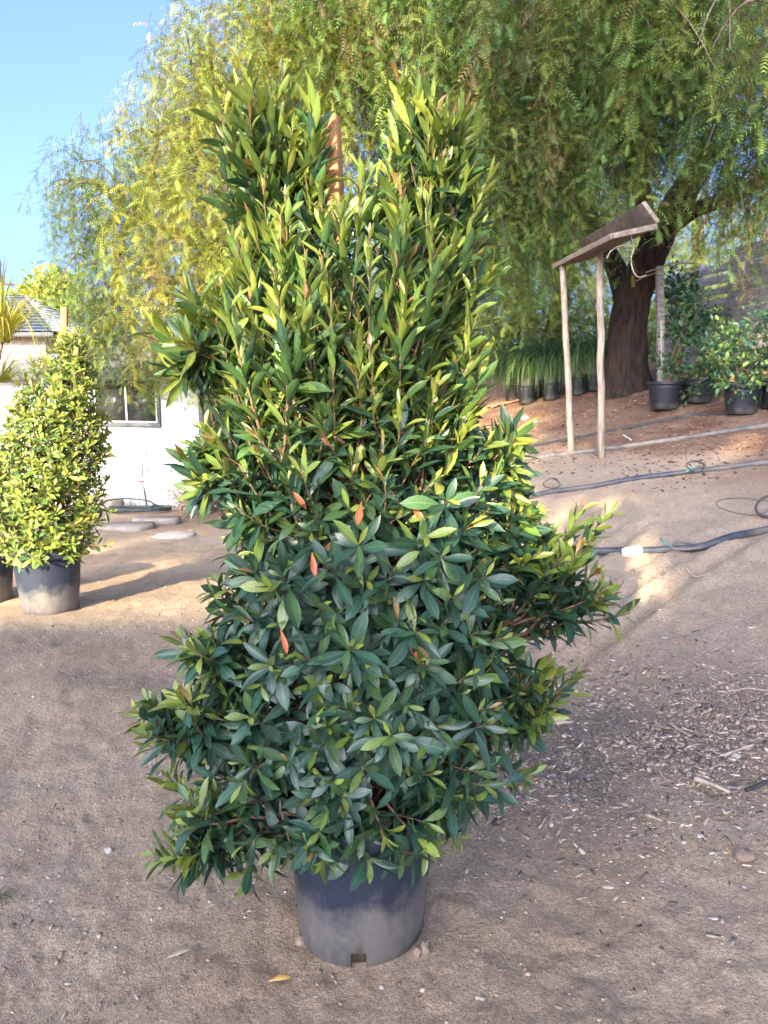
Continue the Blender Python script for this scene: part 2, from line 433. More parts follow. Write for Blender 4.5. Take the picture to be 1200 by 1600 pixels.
# ------------------------------------------------------------------ ground: one sheet out to the horizon
def build_ground():
    r1 = 1.25 * 1.0095 ** np.arange(0, 270)
    r1 = r1[r1 < 14]
    r2 = 14 * 1.055 ** np.arange(0, 64)
    rad = np.concatenate([[0.3, 0.7, 1.0], r1, r2])
    th = np.radians(np.concatenate([np.arange(-36, 36, 0.25), np.arange(36, 324, 6.0)]))
    R, T = np.meshgrid(rad, th, indexing='ij')
    X, Y = R * np.sin(T), R * np.cos(T)
    Z = terrain(X, Y)
    n, m = R.shape
    verts = np.stack([X, Y, Z], -1).reshape(-1, 3)
    idx = np.arange(n * m).reshape(n, m)
    a, b = idx[:-1], idx[1:]
    an, bn = np.roll(a, -1, 1), np.roll(b, -1, 1)
    quads = np.stack([a, an, bn, b], -1).reshape(-1, 4)
    verts = np.vstack([verts, [[0, 0, tz(0, 0)]]])
    c = len(verts) - 1
    tri = np.stack([np.full(m, c), np.roll(idx[0], -1), idx[0]], -1)
    s = bank_s(verts[:, 0], verts[:, 1])
    x, y = verts[:, 0], verts[:, 1]
    nz = fbm(x * 1.1, y * 1.1, 31)
    red = smooth(2.55, 3.7, s + nz * 1.6) * (0.75 + 0.5 * fbm(x * 3, y * 3, 33))
    rx, ry, _ = hit(345, 800)
    red = np.maximum(red, 0.8 * np.exp(-((x - rx) ** 2 / 0.8 + (y - ry) ** 2 / 1.5)))
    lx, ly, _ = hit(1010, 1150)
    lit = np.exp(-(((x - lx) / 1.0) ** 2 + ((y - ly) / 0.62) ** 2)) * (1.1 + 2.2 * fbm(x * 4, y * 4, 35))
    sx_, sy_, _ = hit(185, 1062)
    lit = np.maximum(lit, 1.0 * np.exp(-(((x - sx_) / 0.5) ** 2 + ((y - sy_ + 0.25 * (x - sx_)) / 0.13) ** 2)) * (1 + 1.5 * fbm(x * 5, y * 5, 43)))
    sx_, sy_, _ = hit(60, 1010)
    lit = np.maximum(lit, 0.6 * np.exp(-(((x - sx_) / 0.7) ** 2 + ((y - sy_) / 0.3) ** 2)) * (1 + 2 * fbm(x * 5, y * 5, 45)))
    dust = smooth(0.1, 1.2, s + nz * 1.5) * (1 - smooth(2.6, 3.4, s)) * (0.8 + 1.2 * fbm(x * 2.2, y * 2.2, 37))
    ux, uy, _ = hit(300, 930)
    dust = np.maximum(dust, 0.75 * np.exp(-((x - ux) ** 2 / 1.0 + (y - uy) ** 2 / 1.2)) * (0.8 + 1.5 * fbm(x * 2, y * 3, 39)))
    colors = np.clip(np.stack([red, lit, dust], -1), 0, 1)
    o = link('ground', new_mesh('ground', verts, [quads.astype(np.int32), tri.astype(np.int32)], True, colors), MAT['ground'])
    tag(o, kind='structure')
build_ground()

# ------------------------------------------------------------------ leaves
CLS = {  # linear leaf colours
    'dark': (0.032, 0.085, 0.052), 'mid': (0.062, 0.130, 0.042), 'light': (0.15, 0.22, 0.045), 'young': (0.25, 0.30, 0.05),
    'bronze': (0.26, 0.15, 0.05), 'dead': (0.55, 0.13, 0.04), 'gold': (0.42, 0.38, 0.07)}
def leaf_template(width, fold, curl, belly=0.60, st=6, twist=0.0, blunt=0.78):
    vs = np.linspace(0, 1, st + 1)
    v, uv = [], []
    for t in vs:
        k = math.log(0.5) / math.log(belly)
        w = math.sin(math.pi * t ** k) ** blunt * width / 2 if 0 < t < 1 else 0.0
        w = max(w, 0.012 if t < 0.5 else 0.004)
        y = t * math.cos(curl * t * 0.6); z = -curl * t * t * 0.55
        for sgn in (-1, 0, 1):
            a = twist * t
            xx, zz = sgn * w, fold * abs(sgn) * w
            v.append((xx * math.cos(a) - zz * math.sin(a), y, z + xx * math.sin(a) + zz * math.cos(a)))
            uv.append((0.5 + 0.5 * sgn, t))
    f = []
    for i in range(st):
        for k in (0, 1):
            f.append((i * 3 + k, i * 3 + k + 1, i * 3 + 4 + k, i * 3 + 3 + k))
    return np.array(v), np.array(f, np.int32), np.array(uv)
BIG = [leaf_template(0.26, 0.35, 0.25), leaf_template(0.30, 0.22, 0.5, 0.62), leaf_template(0.24, 0.5, 0.1, twist=0.5), leaf_template(0.28, 0.3, -0.25, twist=-0.4),
       leaf_template(0.31, 0.15, 0.75, 0.64, twist=0.3), leaf_template(0.26, 0.6, 0.35, 0.58, twist=-0.7),
       leaf_template(0.205, 0.35, 0.15, 0.54), leaf_template(0.19, 0.5, -0.15, 0.5, twist=0.5), leaf_template(0.23, 0.25, 0.35, 0.56, twist=-0.5), leaf_template(0.215, 0.55, 0.05, 0.55, twist=0.9)]
OBO = [leaf_template(0.30, 0.3, 0.3, 0.66), leaf_template(0.34, 0.2, 0.5, 0.68), leaf_template(0.28, 0.45, 0.05, 0.64, twist=0.4), leaf_template(0.31, 0.3, -0.2, 0.66, twist=-0.3)]
ONE = [(np.array([(0, 0, 0), (0.25, 0.5, w), (0, 1, -0.1), (-0.25, 0.5, -w)]), np.array([(0, 1, 2, 3)], np.int32), np.zeros((4, 2))) for w in (0.1, -0.1, 0.0)]
SMALL = [leaf_template(0.5, 0.2, 0.3, 0.5, 3), leaf_template(0.42, 0.4, 0.1, 0.55, 3), leaf_template(0.55, 0.3, 0.5, 0.5, 3)]

class Leaves:
    def __init__(s): s.p = []; s.d = []; s.n = []; s.L = []; s.k = []; s.c = []
    def put(s, p, d, n, L, k, c):
        s.p.append(p); s.d.append(d); s.n.append(n); s.L.append(L); s.k.append(k); s.c.append(c)
    def frames(s):
        d = np.array(s.d); d /= np.linalg.norm(d, axis=1)[:, None] + 1e-9
        n = np.array(s.n); n -= d * (n * d).sum(1)[:, None]
        n /= np.linalg.norm(n, axis=1)[:, None] + 1e-9
        x = np.cross(d, n)
        M = np.stack([x, d, n], -1) * np.array(s.L)[:, None, None]
        return np.array(s.p), M
    def mesh(s, name, temps, sel=None, jitter=0.22):
        P, M = s.frames()
        k = np.array(s.k); sel = np.ones(len(k), bool) if sel is None else sel
        V, Fs, U, C = [], [], [], []; off = 0
        cl = np.array([CLS[c] for c in s.c])
        jr = np.random.default_rng(5)
        cl = cl * (1 + jr.uniform(-jitter, jitter, (len(cl), 1))) * (1 + jr.uniform(-0.08, 0.08, cl.shape))
        for t, (tv, tf, tu) in enumerate(temps):
            i = np.where((k == t) & sel)[0]
            if not len(i): continue
            v = np.einsum('nij,mj->nmi', M[i], tv) + P[i][:, None, :]
            m = len(tv)
            V.append(v.reshape(-1, 3)); U.append(np.tile(tu, (len(i), 1)))
            Fs.append((tf[None] + (np.arange(len(i)) * m)[:, None, None] + off).reshape(-1, 4).astype(np.int32))
            C.append(np.repeat(cl[i], m, 0)); off += len(i) * m
        return new_mesh(name, np.vstack(V), Fs, True, np.vstack(C), np.vstack(U))
    def visible(s, origin):
        """leaf indices sorted by the area they show from the viewpoint, hidden ones dropped"""
        P, M = s.frames()
        tv = np.array([(0, 0, 0), (-0.14, 0.55, 0), (0, 1.0, 0), (0.14, 0.55, 0)])
        V = (np.einsum('nij,mj->nmi', M, tv) + P[:, None, :])
        n = len(P)
        tree = BVHTree.FromPolygons([tuple(v) for v in V.reshape(-1, 3)], [tuple(range(4 * i, 4 * i + 4)) for i in range(n)])
        o = Vector(origin); out = []
        C = V.mean(1)
        for i in range(n):
            hits = 0
            for q in (C[i], 0.5 * C[i] + 0.5 * V[i][2], 0.6 * C[i] + 0.4 * V[i][0]):
                d = Vector(q) - o
                _, _, idx, _ = tree.ray_cast(o, d.normalized())
                hits += idx == i
            if hits:
                v = C[i] - np.array(origin); dist = np.linalg.norm(v)
                area = abs(M[i][:, 2].dot(v)) / np.linalg.norm(M[i][:, 2]) / dist * (s.L[i] / dist) ** 2
                out.append((area * hits, i))
        return [i for _, i in sorted(out, reverse=True)]

def add_leaf_objects(L, idx, temps, mat, parent, name='leaf'):
    cache = {}
    P, M = L.frames()
    for i in idx:
        key = (L.k[i], L.c[i])
        if key not in cache:
            tv, tf, tu = temps[L.k[i]]
            cache[key] = new_mesh('leaf', tv, tf, True, np.tile(np.array(CLS[L.c[i]]), (len(tv), 1)), tu)
            cache[key].materials.append(mat)
        o = bpy.data.objects.new(name, cache[key]); COL.objects.link(o)
        m = Matrix.Identity(4)
        for r in range(3):
            for c in range(3): m[r][c] = float(M[i][r, c])
            m[r][3] = float(P[i][r])
        o.parent = parent
        o.matrix_local = m

def norm(v):
    v = np.asarray(v, float); return v / (np.linalg.norm(v) + 1e-9)
def shoot(Lv, stems, p0, p1, n, Lmax, ang0, ang1, cls_fn, r0=0.004, bow=0.05, t0=0.25, droop=0.0, k=(0, 4), tipsize=0.5, power=1.3):
    p0, p1 = np.array(p0, float), np.array(p1, float)
    ln = np.linalg.norm(p1 - p0)
    mid = (p0 + p1) / 2 + rng.normal(0, 1, 3) * bow * ln + np.array([0, 0, -0.12 * ln])
    C = bez(p0, mid, p1, 9)
    stems.tube(C, np.linspace(r0, r0 * 0.35, 9), 4)
    az = rng.uniform(0, 6.28)
    for i in range(n):
        t = t0 + (1 - t0) * (i + 0.5) / n
        q = t * 8; j = min(int(q), 7); f = q - j
        pos = C[j] * (1 - f) + C[j + 1] * f
        ax = norm(C[j + 1] - C[j])
        u = norm(np.cross(ax, [0.3, 0.2, 1.0])); w = np.cross(ax, u)
        az += 2.39996 + rng.normal(0, 0.25)
        pr = u * math.cos(az) + w * math.sin(az)
        tt = (i + 0.5) / n
        an = math.radians(ang0 + (ang1 - ang0) * tt ** power + rng.normal(0, 14))
        d = ax * math.cos(an) + pr * math.sin(an)
        d = norm(d + np.array([0, 0, -droop * (1 - tt)]))
        nn = ax * math.sin(an) - pr * math.cos(an) + rng.normal(0, 0.22, 3) + np.array([0, 0, 0.25])
        size = Lmax * (0.72 + 0.5 * math.sin(math.pi * min(1, tt * 1.1)) * 0.56) * (1 if tt < 0.8 else 1 - (1 - tipsize) * (tt - 0.8) / 0.2) * rng.uniform(0.62, 1.15)
        Lv.put(pos, d, nn, size, int(rng.integers(*k)), cls_fn(tt, pos))

# ------------------------------------------------------------------ pots
def make_pot(name, label, loc, rt, rb, h, mat, holes=0, group=None, n=48, clod=False, soil=True):
    t = thing(name, label, 'pot', loc, group)
    ph = 0
    def wob(a, z): return rt * (0.012 * math.sin(3 * a + 1 + ph) + 0.006 * math.sin(5 * a + 9 * z))
    prof = [(rb * 0.93, 0.0), (rb, 0.012), (rb * 1.005, 0.05)] + [(rb + (rt - rb) * k, h * k * 0.88 + 0.05 * (1 - k)) for k in (0.15, 0.3, 0.5, 0.7, 0.85, 1.0)]
    hole_k = [int(n * (0.735 + j / 4.0)) % n for j in range(4)] if holes else []
    skip = (lambda i, k: i in (0, 1) and any((k - q) % n in (0, 1) for q in hole_k)) if holes else None
    b = MB(); b.lathe(prof, n, skip=skip, wob=wob)
    w = b.build('wall', mat, t, True)
    sol = w.modifiers.new('solidify', 'SOLIDIFY'); sol.thickness = 0.006; sol.offset = -1
    r = MB(); z0 = h * 0.88
    r.lathe([(rt * 1.0, z0 - 0.004), (rt * 1.05, z0), (rt * 1.06, z0 + 0.01), (rt * 1.06, h - 0.006), (rt * 1.045, h), (rt * 0.99, h), (rt * 0.97, h - 0.01), (rt * 0.955, h * 0.8)], n, wob=wob)
    r.build('rim', mat, t, True)
    if soil:
        s = MB()
        s.lathe([(rt * 0.965, h * 0.84), (rt * 0.6, h * 0.86), (0.001, h * 0.87)], n)
        s.build('soil', MAT['soil'], t, True)
    if holes:
        s = MB(); s.lathe([(rb * 0.86, 0.004), (rb * 0.88, 0.06)], n); s.build('root_ball', MAT['soil'], t, True)
    return t

def lump(name, loc, r, mat, label=None, cat=None, parent=None, sq=(1, 1, 0.6), seed=0, group=None):
    lr = np.random.default_rng(seed)
    v, f = [], []
    for i in range(5):
        th = math.pi * (i + 0.5) / 5
        for k in range(8):
            a = 2 * math.pi * k / 8
            q = r * (1 + lr.uniform(-0.38, 0.3))
            v.append((q * math.sin(th) * math.cos(a) * sq[0], q * math.sin(th) * math.sin(a) * sq[1], q * math.cos(th) * sq[2]))
    for i in range(4):
        for k in range(8): f.append((i * 8 + k, i * 8 + 8 + k, i * 8 + 8 + (k + 1) % 8, i * 8 + (k + 1) % 8))
    f += [tuple(range(8)), tuple(range(32, 40))[::-1]]
    o = link(name, new_mesh(name, v, f, False), mat, parent)
    o.location = tuple(float(x) for x in loc)
    o.rotation_euler = (0, 0, lr.uniform(0, 6))
    if label: tag(o, label, cat, group)
    return o

# ================================================================== the big shrub in the middle
POT = np.array([-0.066, 1.955, 0.0]); POT[2] = tz(*POT[:2]) - 0.012
make_pot('nursery_pot', 'large weathered blue-grey nursery pot under the big shrub in front', POT, 0.205, 0.178, 0.40, MAT['pot_grey'], holes=1, n=56)
for i, (px, py, r) in enumerate(((664, 1488, 0.022), (652, 1492, 0.016), (471, 1473, 0.018))):
    g = hit(px, py)
    lump('mud_clod', g + np.array([0, 0, r * 0.25]), r, MAT['clod'], ['larger dried mud clod against right foot of the front pot', 'smaller mud clod beside the larger one at front pot', 'dark mud clod at left foot of the front pot'][i], 'clod', seed=i, sq=(0.8, 0.9, 1.1))

def build_shrub():
    root = thing('shrub', 'tall dense evergreen shrub with glossy lance leaves in the front pot', 'shrub', POT + np.array([0, 0, 0.34]))
    base = np.array(root.location)
    YA = 2.0
    rows = [  # image row: spans of the silhouette
        (160, [(362, 485), (622, 690)]), (215, [(358, 495), (605, 735)]), (270, [(372, 505), (592, 742)]), (310, [(388, 512), (575, 742)]), (325, [(392, 740)]),
        (400, [(372, 740)]), (460, [(345, 742)]), (520, [(325, 742)]), (580, [(340, 742)]), (640, [(352, 750)]), (700, [(335, 780)]),
        (760, [(335, 778)]), (820, [(350, 775)]), (880, [(345, 805)]), (940, [(335, 830)]), (1000, [(312, 845)]), (1060, [(288, 842)]),
        (1120, [(268, 825)]), (1180, [(280, 795)]), (1240, [(292, 765)]), (1290, [(305, 712)])]
    Lv = Leaves(); st = MB()
    trunk = MB()
    tb = np.array([POT[0] + 0.01, POT[1] + 0.03, POT[2] + 0.33])
    trunk.tube(smooth_path([tb, at(575, 1000, YA + 0.05), at(600, 760, YA + 0.02), at(607, 560, YA), at(640, 350, YA + 0.03)]), np.linspace(0.022, 0.008, 25), 8, 0.06)
    trunk.tube(smooth_path([tb + 0.01, at(540, 900, YA + 0.1), at(490, 650, YA + 0.08), at(470, 480, YA + 0.05), at(452, 280, YA + 0.02)]), np.linspace(0.018, 0.006, 25), 8, 0.06)
    axis_pts = np.vstack([smooth_path([tb, at(575, 1000, YA + 0.05), at(600, 760, YA + 0.02), at(607, 560, YA), at(640, 350, YA)]),
                          smooth_path([tb, at(540, 900, YA + 0.1), at(490, 650, YA + 0.08), at(470, 480, YA + 0.05), at(452, 280, YA)])])
    def connect(p, r=0.006):
        d = np.linalg.norm(axis_pts - p, axis=1) + 0.8 * np.maximum(0, axis_pts[:, 2] - p[2] + 0.12)
        a = axis_pts[int(np.argmin(d))]
        st.tube(bez(a, (a + p) / 2 + np.array([0, 0, -0.03]), p, 6), np.linspace(r * 1.4, r, 6), 5)
    def cls(hh, pos, tt):
        u = rng.random()
        if hh + rng.normal(0, 0.08) > 0.53:   # upper crown: younger, yellower
            if tt > 0.93: return 'bronze' if u < 0.4 else 'young'
            if tt > 0.62: return 'light' if u < 0.55 else 'young'
            return 'mid' if u < 0.60 else ('light' if u < 0.88 else 'dark')
        if tt > 0.92: return 'young' if u < 0.7 else ('bronze' if u < 0.8 else 'light')
        if tt > 0.80: return 'light' if u < 0.45 else 'mid'
        return 'dark' if u < 0.82 else 'mid'
    ys = [r[0] for r in rows]
    def spans(y):
        i = max(0, min(len(rows) - 2, int(np.searchsorted(ys, y)) - 1))
        (ya, sa), (yb, sb) = rows[i], rows[i + 1]
        if len(sa) != len(sb): return sa if abs(y - ya) < abs(y - yb) else sb
        f = (y - ya) / (yb - ya)
        return [(a[0] * (1 - f) + b[0] * f, a[1] * (1 - f) + b[1] * f) for a, b in zip(sa, sb)]
    # even coverage: jittered rows of shoot tips around the outline
    y = 150.0
    while y < 1258:
        hh = 1 - (y - 110) / 1200
        step = 33 if y < 700 else 31
        for (xl, xr) in spans(y):
            c = at((xl + xr) / 2, y, YA); hw = (xr - xl) / 2 / F * 2.1
            dp = min(hw * 0.85, 0.34)
            narcs = max(5, int(2 * math.pi * hw / 0.100))
            ph = rng.uniform(0, 6.28)
            for k in range(narcs):
                a = ph + 2 * math.pi * k / narcs + rng.normal(0, 0.12)
                if math.sin(a) > 0.35 and rng.random() < 0.45: continue          # thinner at the back
                rf = rng.uniform(0.78, 1.0) + 0.22 * float(fbm(np.float64(a * 1.3), np.float64(y / 90.0), 71, 2))
                if rng.random() < 0.10: continue
                yy = y + rng.uniform(-16, 16)
                o = np.array([math.cos(a), math.sin(a), 0.0])
                tip = at((xl + xr) / 2, yy, YA) + np.array([hw * rf * o[0], dp * rf * o[1], 0])
                if hh > 0.45:                                                      # upright shoots
                    m = smooth(0.45, 0.7, hh)
                    d = norm(o * (0.75 - 0.45 * m) + np.array([0, 0, 0.8 + 0.4 * m]) + rng.normal(0, 0.12, 3))
                    ln = 0.20 + 0.12 * m
                    n, Lm, a0, a1 = 17 + int(11 * m), 0.103 - 0.014 * m, 62 - 20 * m, 20
                    dr = 0.12 * (1 - m)
                    tip = tip + np.array([0, 0, 0.03])
                else:
                    low = smooth(0.3, 0.0, hh)
                    d = norm(o * 1.0 + np.array([0, 0, 0.42 - 0.5 * low]) + rng.normal(0, 0.16, 3))
                    ln = 0.18
                    n, Lm, a0, a1, dr = 17, 0.106, 96, 28, 0.22 + 0.12 * low
                p0 = tip - d * ln
                connect(p0)
                shoot(Lv, st, p0, tip, n, Lm * rng.uniform(0.88, 1.1), a0, a1, lambda tt, pos, hh=hh: cls(hh, pos, tt), 0.0038, 0.06, 0.12, dr, (0, 6) if hh + rng.normal(0, 0.06) < 0.46 else (2, 10) if hh + rng.normal(0, 0.06) < 0.62 else (5, 10), tipsize=0.55)
        y += step
    # inner fill so that the crown is not hollow
    for _ in range(120):
        y = rng.uniform(240, 1260); sp_ = spans(y); xl, xr = sp_[int(rng.integers(len(sp_)))]
        hw = (xr - xl) / 2 / F * 2.1; a = rng.uniform(0, 6.28); rf = rng.uniform(0.25, 0.65)
        tip = at((xl + xr) / 2, y, YA) + np.array([hw * rf * math.cos(a), 0.3 * rf * math.sin(a), 0])
        d = norm([math.cos(a) * 0.7, math.sin(a) * 0.7, 0.9])
        p0 = tip - d * 0.2; connect(p0)
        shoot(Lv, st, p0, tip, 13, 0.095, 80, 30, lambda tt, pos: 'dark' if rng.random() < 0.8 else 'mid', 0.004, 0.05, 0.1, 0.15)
    # shoots that stick out of the outline, base and tip as seen in the photograph
    out = [((440, 330), (326, 135), 1.98, 22), ((470, 330), (385, 118), 1.94, 22), ((480, 320), (440, 120), 2.0, 20), ((490, 330), (492, 150), 1.93, 18),
           ((460, 380), (350, 215), 1.9, 18), ((650, 330), (622, 125), 1.98, 20), ((665, 330), (652, 118), 2.02, 18), ((690, 340), (725, 165), 1.95, 20), ((705, 360), (750, 190), 1.97, 18),
           ((700, 430), (768, 265), 1.95, 18), ((700, 500), (772, 420), 1.93, 16), ((600, 420), (560, 255), 1.92, 18), ((545, 440), (530, 330), 1.9, 15),
           ((350, 610), (244, 505), 1.95, 16), ((360, 560), (292, 455), 1.92, 16), ((415, 700), (345, 440), 1.74, 22), ((440, 720), (425, 420), 1.70, 24), ((445, 650), (478, 470), 1.70, 20),
           ((345, 780), (288, 715), 1.9, 14), ((740, 700), (812, 680), 1.92, 14), ((730, 790), (808, 740), 1.9, 14),
           ((330, 1170), (212, 1112), 1.86, 20), ((345, 1050), (284, 1000), 1.88, 14), ((330, 1270), (262, 1215), 1.88, 14), ((370, 1330), (240, 1335), 1.82, 20), ((400, 1290), (385, 1375), 1.78, 14),
           ((800, 1010), (965, 925), 2.02, 22), ((770, 960), (955, 800), 2.05, 26), ((800, 980), (912, 790), 2.0, 22), ((790, 940), (860, 830), 1.98, 18), ((760, 1150), (905, 1050), 1.95, 22), ((880, 975), (985, 958), 2.0, 9),
           ((740, 1180), (822, 1215), 1.9, 15), ((660, 1250), (715, 1310), 1.8, 15), ((600, 1250), (668, 1325), 1.72, 12), ((520, 1270), (505, 1345), 1.70, 13), ((440, 1270), (455, 1330), 1.74, 13), ((580, 1250), (600, 1305), 1.70, 13)]
    for (bx_, by_, x0_, x1_, y0_, y1_, Y, cnt) in ((800, 985, 800, 955, 800, 960, 2.0, 17), (755, 915, 790, 855, 800, 890, 1.95, 9), (770, 850, 785, 820, 780, 850, 1.93, 5), (770, 1120, 790, 890, 1030, 1130, 1.93, 9), (350, 1160, 225, 310, 1085, 1190, 1.84, 12), (390, 1290, 262, 350, 1240, 1350, 1.80, 11), (380, 1030, 290, 340, 985, 1060, 1.86, 6), (345, 560, 262, 310, 490, 600, 1.94, 6), (480, 330, 345, 490, 140, 260, 1.96, 9), (690, 340, 630, 745, 150, 280, 1.98, 8), (350, 740, 300, 330, 690, 770, 1.88, 6), (740, 730, 785, 808, 670, 780, 1.9, 6)):
        for _ in range(cnt):
            tx, ty = rng.uniform(x0_, x1_), rng.uniform(y0_, y1_)
            f = rng.uniform(0.1, 0.5)
            out.append(((bx_ + (tx - bx_) * f * 0.5 + rng.uniform(-15, 15), by_ + (ty - by_) * f * 0.3 + rng.uniform(-15, 15)), (tx, ty), Y + rng.uniform(-0.07, 0.07), int(rng.integers(13, 19))))
    for (b0, t0_, Y, n) in out:
        p0, p1 = at(*b0, Y + 0.06), at(*t0_, Y)
        connect(p0, 0.005)
        hh = 1 - (t0_[1] - 110) / 1200
        up = t0_[1] < b0[1] - 60
        shoot(Lv, st, p0, p1, int(n * 1.5), 0.108 if hh > 0.5 else 0.10, 48 if up else 82, 20 if up else 26, lambda tt, pos, hh=hh: cls(max(hh, 0.56) if tt > 0.6 else hh, pos, tt), 0.0048, 0.04, 0.12, 0.0 if up else 0.15, (0, 6) if hh < 0.45 else (5, 10), tipsize=0.6)
    # rosettes facing the viewer
    for (px, py) in ((690, 870), (560, 850), (760, 900), (545, 1010), (660, 1040), (610, 1150), (450, 1190), (390, 1120), (700, 780), (500, 1300), (760, 1130), (420, 1040)):
        hh = 1 - (py - 110) / 1200
        tip = at(px, py, 1.66 + 0.1 * abs(px - 580) / 250 + 0.12 * smooth(0.45, 0.8, hh))
        d = norm([0.25 * (px - 590) / 200, -1, 0.35]) + rng.normal(0, 0.15, 3)
        p0 = tip - norm(d) * 0.18; connect(p0)
        shoot(Lv, st, p0, tip, 15, 0.108, 92, 40, lambda tt, pos, hh=hh: cls(hh, pos, tt), 0.0042, 0.04, 0.35, 0.25, (0, 6))
    # a few withered orange leaves low inside
    for (px, py, Y) in ((565, 793, 1.72), (640, 795, 1.76), (600, 770, 1.8), (438, 993, 1.69), (640, 1020, 1.74), (530, 850, 1.78), (487, 872, 1.75), (455, 775, 1.74)):
        Lv.put(at(px, py - 10, Y), norm([rng.normal(0, .5), -0.3, -0.6]), norm([0.2, -1, 0.3]), 0.06, int(rng.integers(4)), 'dead')
    for a in ('p',):
        Lv.p = [np.asarray(p) - base for p in Lv.p]
    st.v = [v - base for v in st.v]; trunk.v = [v - base for v in trunk.v]
    trunk.build('trunk', MAT['stem'], root, True)
    st.build('stem', MAT['stem'], root, True)
    vis = Lv.visible(np.array([0, 0, CAMZ]) - base)
    top = vis[:300]
    add_leaf_objects(Lv, top, BIG, MAT['leaf'], root)
    sel = np.ones(len(Lv.p), bool); sel[top] = False
    f = link('foliage', Lv.mesh('foliage', BIG, sel), MAT['leaf'], root); tag(f, kind='stuff')
    print('shrub leaves', len(Lv.p), 'visible', len(vis))
build_shrub()

# wooden stake in the big pot
b = MB(); p0 = np.array([POT[0] + 0.02, POT[1] + 0.09, POT[2] + 0.30]); p1 = at(517, 181, 2.0)
b.plank(p0, p1, (1, -0.35, 0), 0.036, 0.036, 0.001, 12)
o = b.build('wooden_stake', MAT['stake'], None, False, 0.003)
tag(o, 'reddish square wooden stake rising through the big front shrub', 'stake')

# ================================================================== left potted shrub
LP = hit(80, 962); LP[:2] *= (LP[1] + 0.17) / LP[1]; LP[2] = tz(LP[0], LP[1]) - 0.01
make_pot('nursery_pot', 'grey nursery pot of the sunlit yellow-green shrub at left', LP, 0.222, 0.185, 0.45, MAT['pot_grey'])
def build_left_shrub():
    root = thing('shrub', 'sunlit yellow-green bushy shrub with rounded leaves in left pot', 'shrub', LP + np.array([0, 0, 0.38]))
    base = np.array(root.location)
    YA = LP[1]
    rows = [(520, [(100, 138)]), (560, [(68, 148)]), (600, [(36, 153)]), (650, [(10, 160)]), (700, [(-8, 165)]), (750, [(-20, 160)]), (800, [(-15, 155)]), (840, [(-5, 150)]), (862, [(10, 130)])]
    ys = [r[0] for r in rows]
    Lv = Leaves(); st = MB()
    tb = np.array([LP[0], LP[1], LP[2] + 0.38])
    axis = smooth_path([tb, at(85, 740, YA), at(90, 640, YA), at(108, 545, YA)])
    tr = MB(); tr.tube(axis - base, np.linspace(0.02, 0.006, len(axis)), 7, 0.05)
    def cls(tt):
        u = rng.random()
        if tt > 0.8: return 'gold' if u < 0.4 else 'young'
        if tt > 0.4: return 'young' if u < 0.6 else 'light'
        return 'light' if u < 0.5 else 'mid'
    y = 515.0
    while y < 862:
        i = max(0, min(len(rows) - 2, int(np.searchsorted(ys, y)) - 1)); f = (y - ys[i]) / (ys[i + 1] - ys[i])
        xl = rows[i][1][0][0] * (1 - f) + rows[i + 1][1][0][0] * f; xr = rows[i][1][0][1] * (1 - f) + rows[i + 1][1][0][1] * f
        hw = (xr - xl) / 2 / F * (YA + 0.15)
        n = max(7, int(2 * math.pi * hw / 0.066)); ph = rng.uniform(0, 6)
        for k in range(n):
            a = ph + 2 * math.pi * k / n + rng.normal(0, 0.15)
            if math.sin(a) > 0.3 and rng.random() < 0.5: continue
            rf = rng.uniform(0.5, 1.05) if rng.random() < 0.4 else rng.uniform(0.85, 1.08)
            o = np.array([math.cos(a), math.sin(a), 0])
            tip = at((xl + xr) / 2, y + rng.uniform(-10, 10), YA) + o * hw * rf
            up = 0.9 - 0.6 * smooth(650, 860, y)
            d = norm(o * 0.8 + np.array([0, 0, up]) + rng.normal(0, 0.2, 3))
            p0 = tip - d * 0.17
            j = int(np.argmin(np.linalg.norm(axis - p0, axis=1) + np.maximum(0, axis[:, 2] - p0[2] + 0.1)))
            st.tube(bez(axis[j], (axis[j] + p0) / 2 - np.array([0, 0, 0.03]), p0, 5), np.linspace(0.007, 0.004, 5), 4)
            shoot(Lv, st, p0, tip, 13, 0.082 * rng.uniform(0.85, 1.15), 85, 30, lambda tt, pos: cls(tt), 0.004, 0.06, 0.2, 0.08, tipsize=0.6)
        y += 15
    for (b0, t0_, n) in (((108, 560), (100, 512), 14), ((120, 570), (148, 515), 16), ((130, 850), (172, 850), 12), ((90, 850), (62, 872), 12), ((130, 600), (160, 560), 12), ((60, 600), (48, 560), 12), ((140, 720), (172, 705), 12), ((145, 790), (178, 800), 12)):
        Y = YA - 0.12 if t0_[1] > 800 else YA - 0.03
        shoot(Lv, st, at(*b0, Y + 0.05), at(*t0_, Y), n, 0.085, 70, 25, lambda tt, pos: cls(tt), 0.005, 0.03, 0.1, 0.05, tipsize=0.6)
    Lv.p = [np.asarray(p) - base for p in Lv.p]; st.v = [v - base for v in st.v]
    tr.build('trunk', MAT['stem'], root, True); st.build('stem', MAT['stem'], root, True)
    vis = Lv.visible(np.array([0, 0, CAMZ]) - base)
    P = np.array(Lv.p) + base
    vis = [i for i in vis if P[i][0] / P[i][1] > -0.505][:300]
    add_leaf_objects(Lv, vis, OBO, MAT['leaf2'], root)
    sel = np.ones(len(Lv.p), bool); sel[vis] = False
    tag(link('foliage', Lv.mesh('foliage', OBO, sel), MAT['leaf2'], root), kind='stuff')
build_left_shrub()
b = MB(); b.plank(LP + np.array([0.06, 0.06, 0.36]), at(101, 480, LP[1] + 0.05), (1, 0, 0), 0.04, 0.035, 0.001, 4)
tag(b.build('wooden_stake', MAT['stake'], None, False, 0.003), 'short orange stake end above the sunlit left shrub', 'stake')

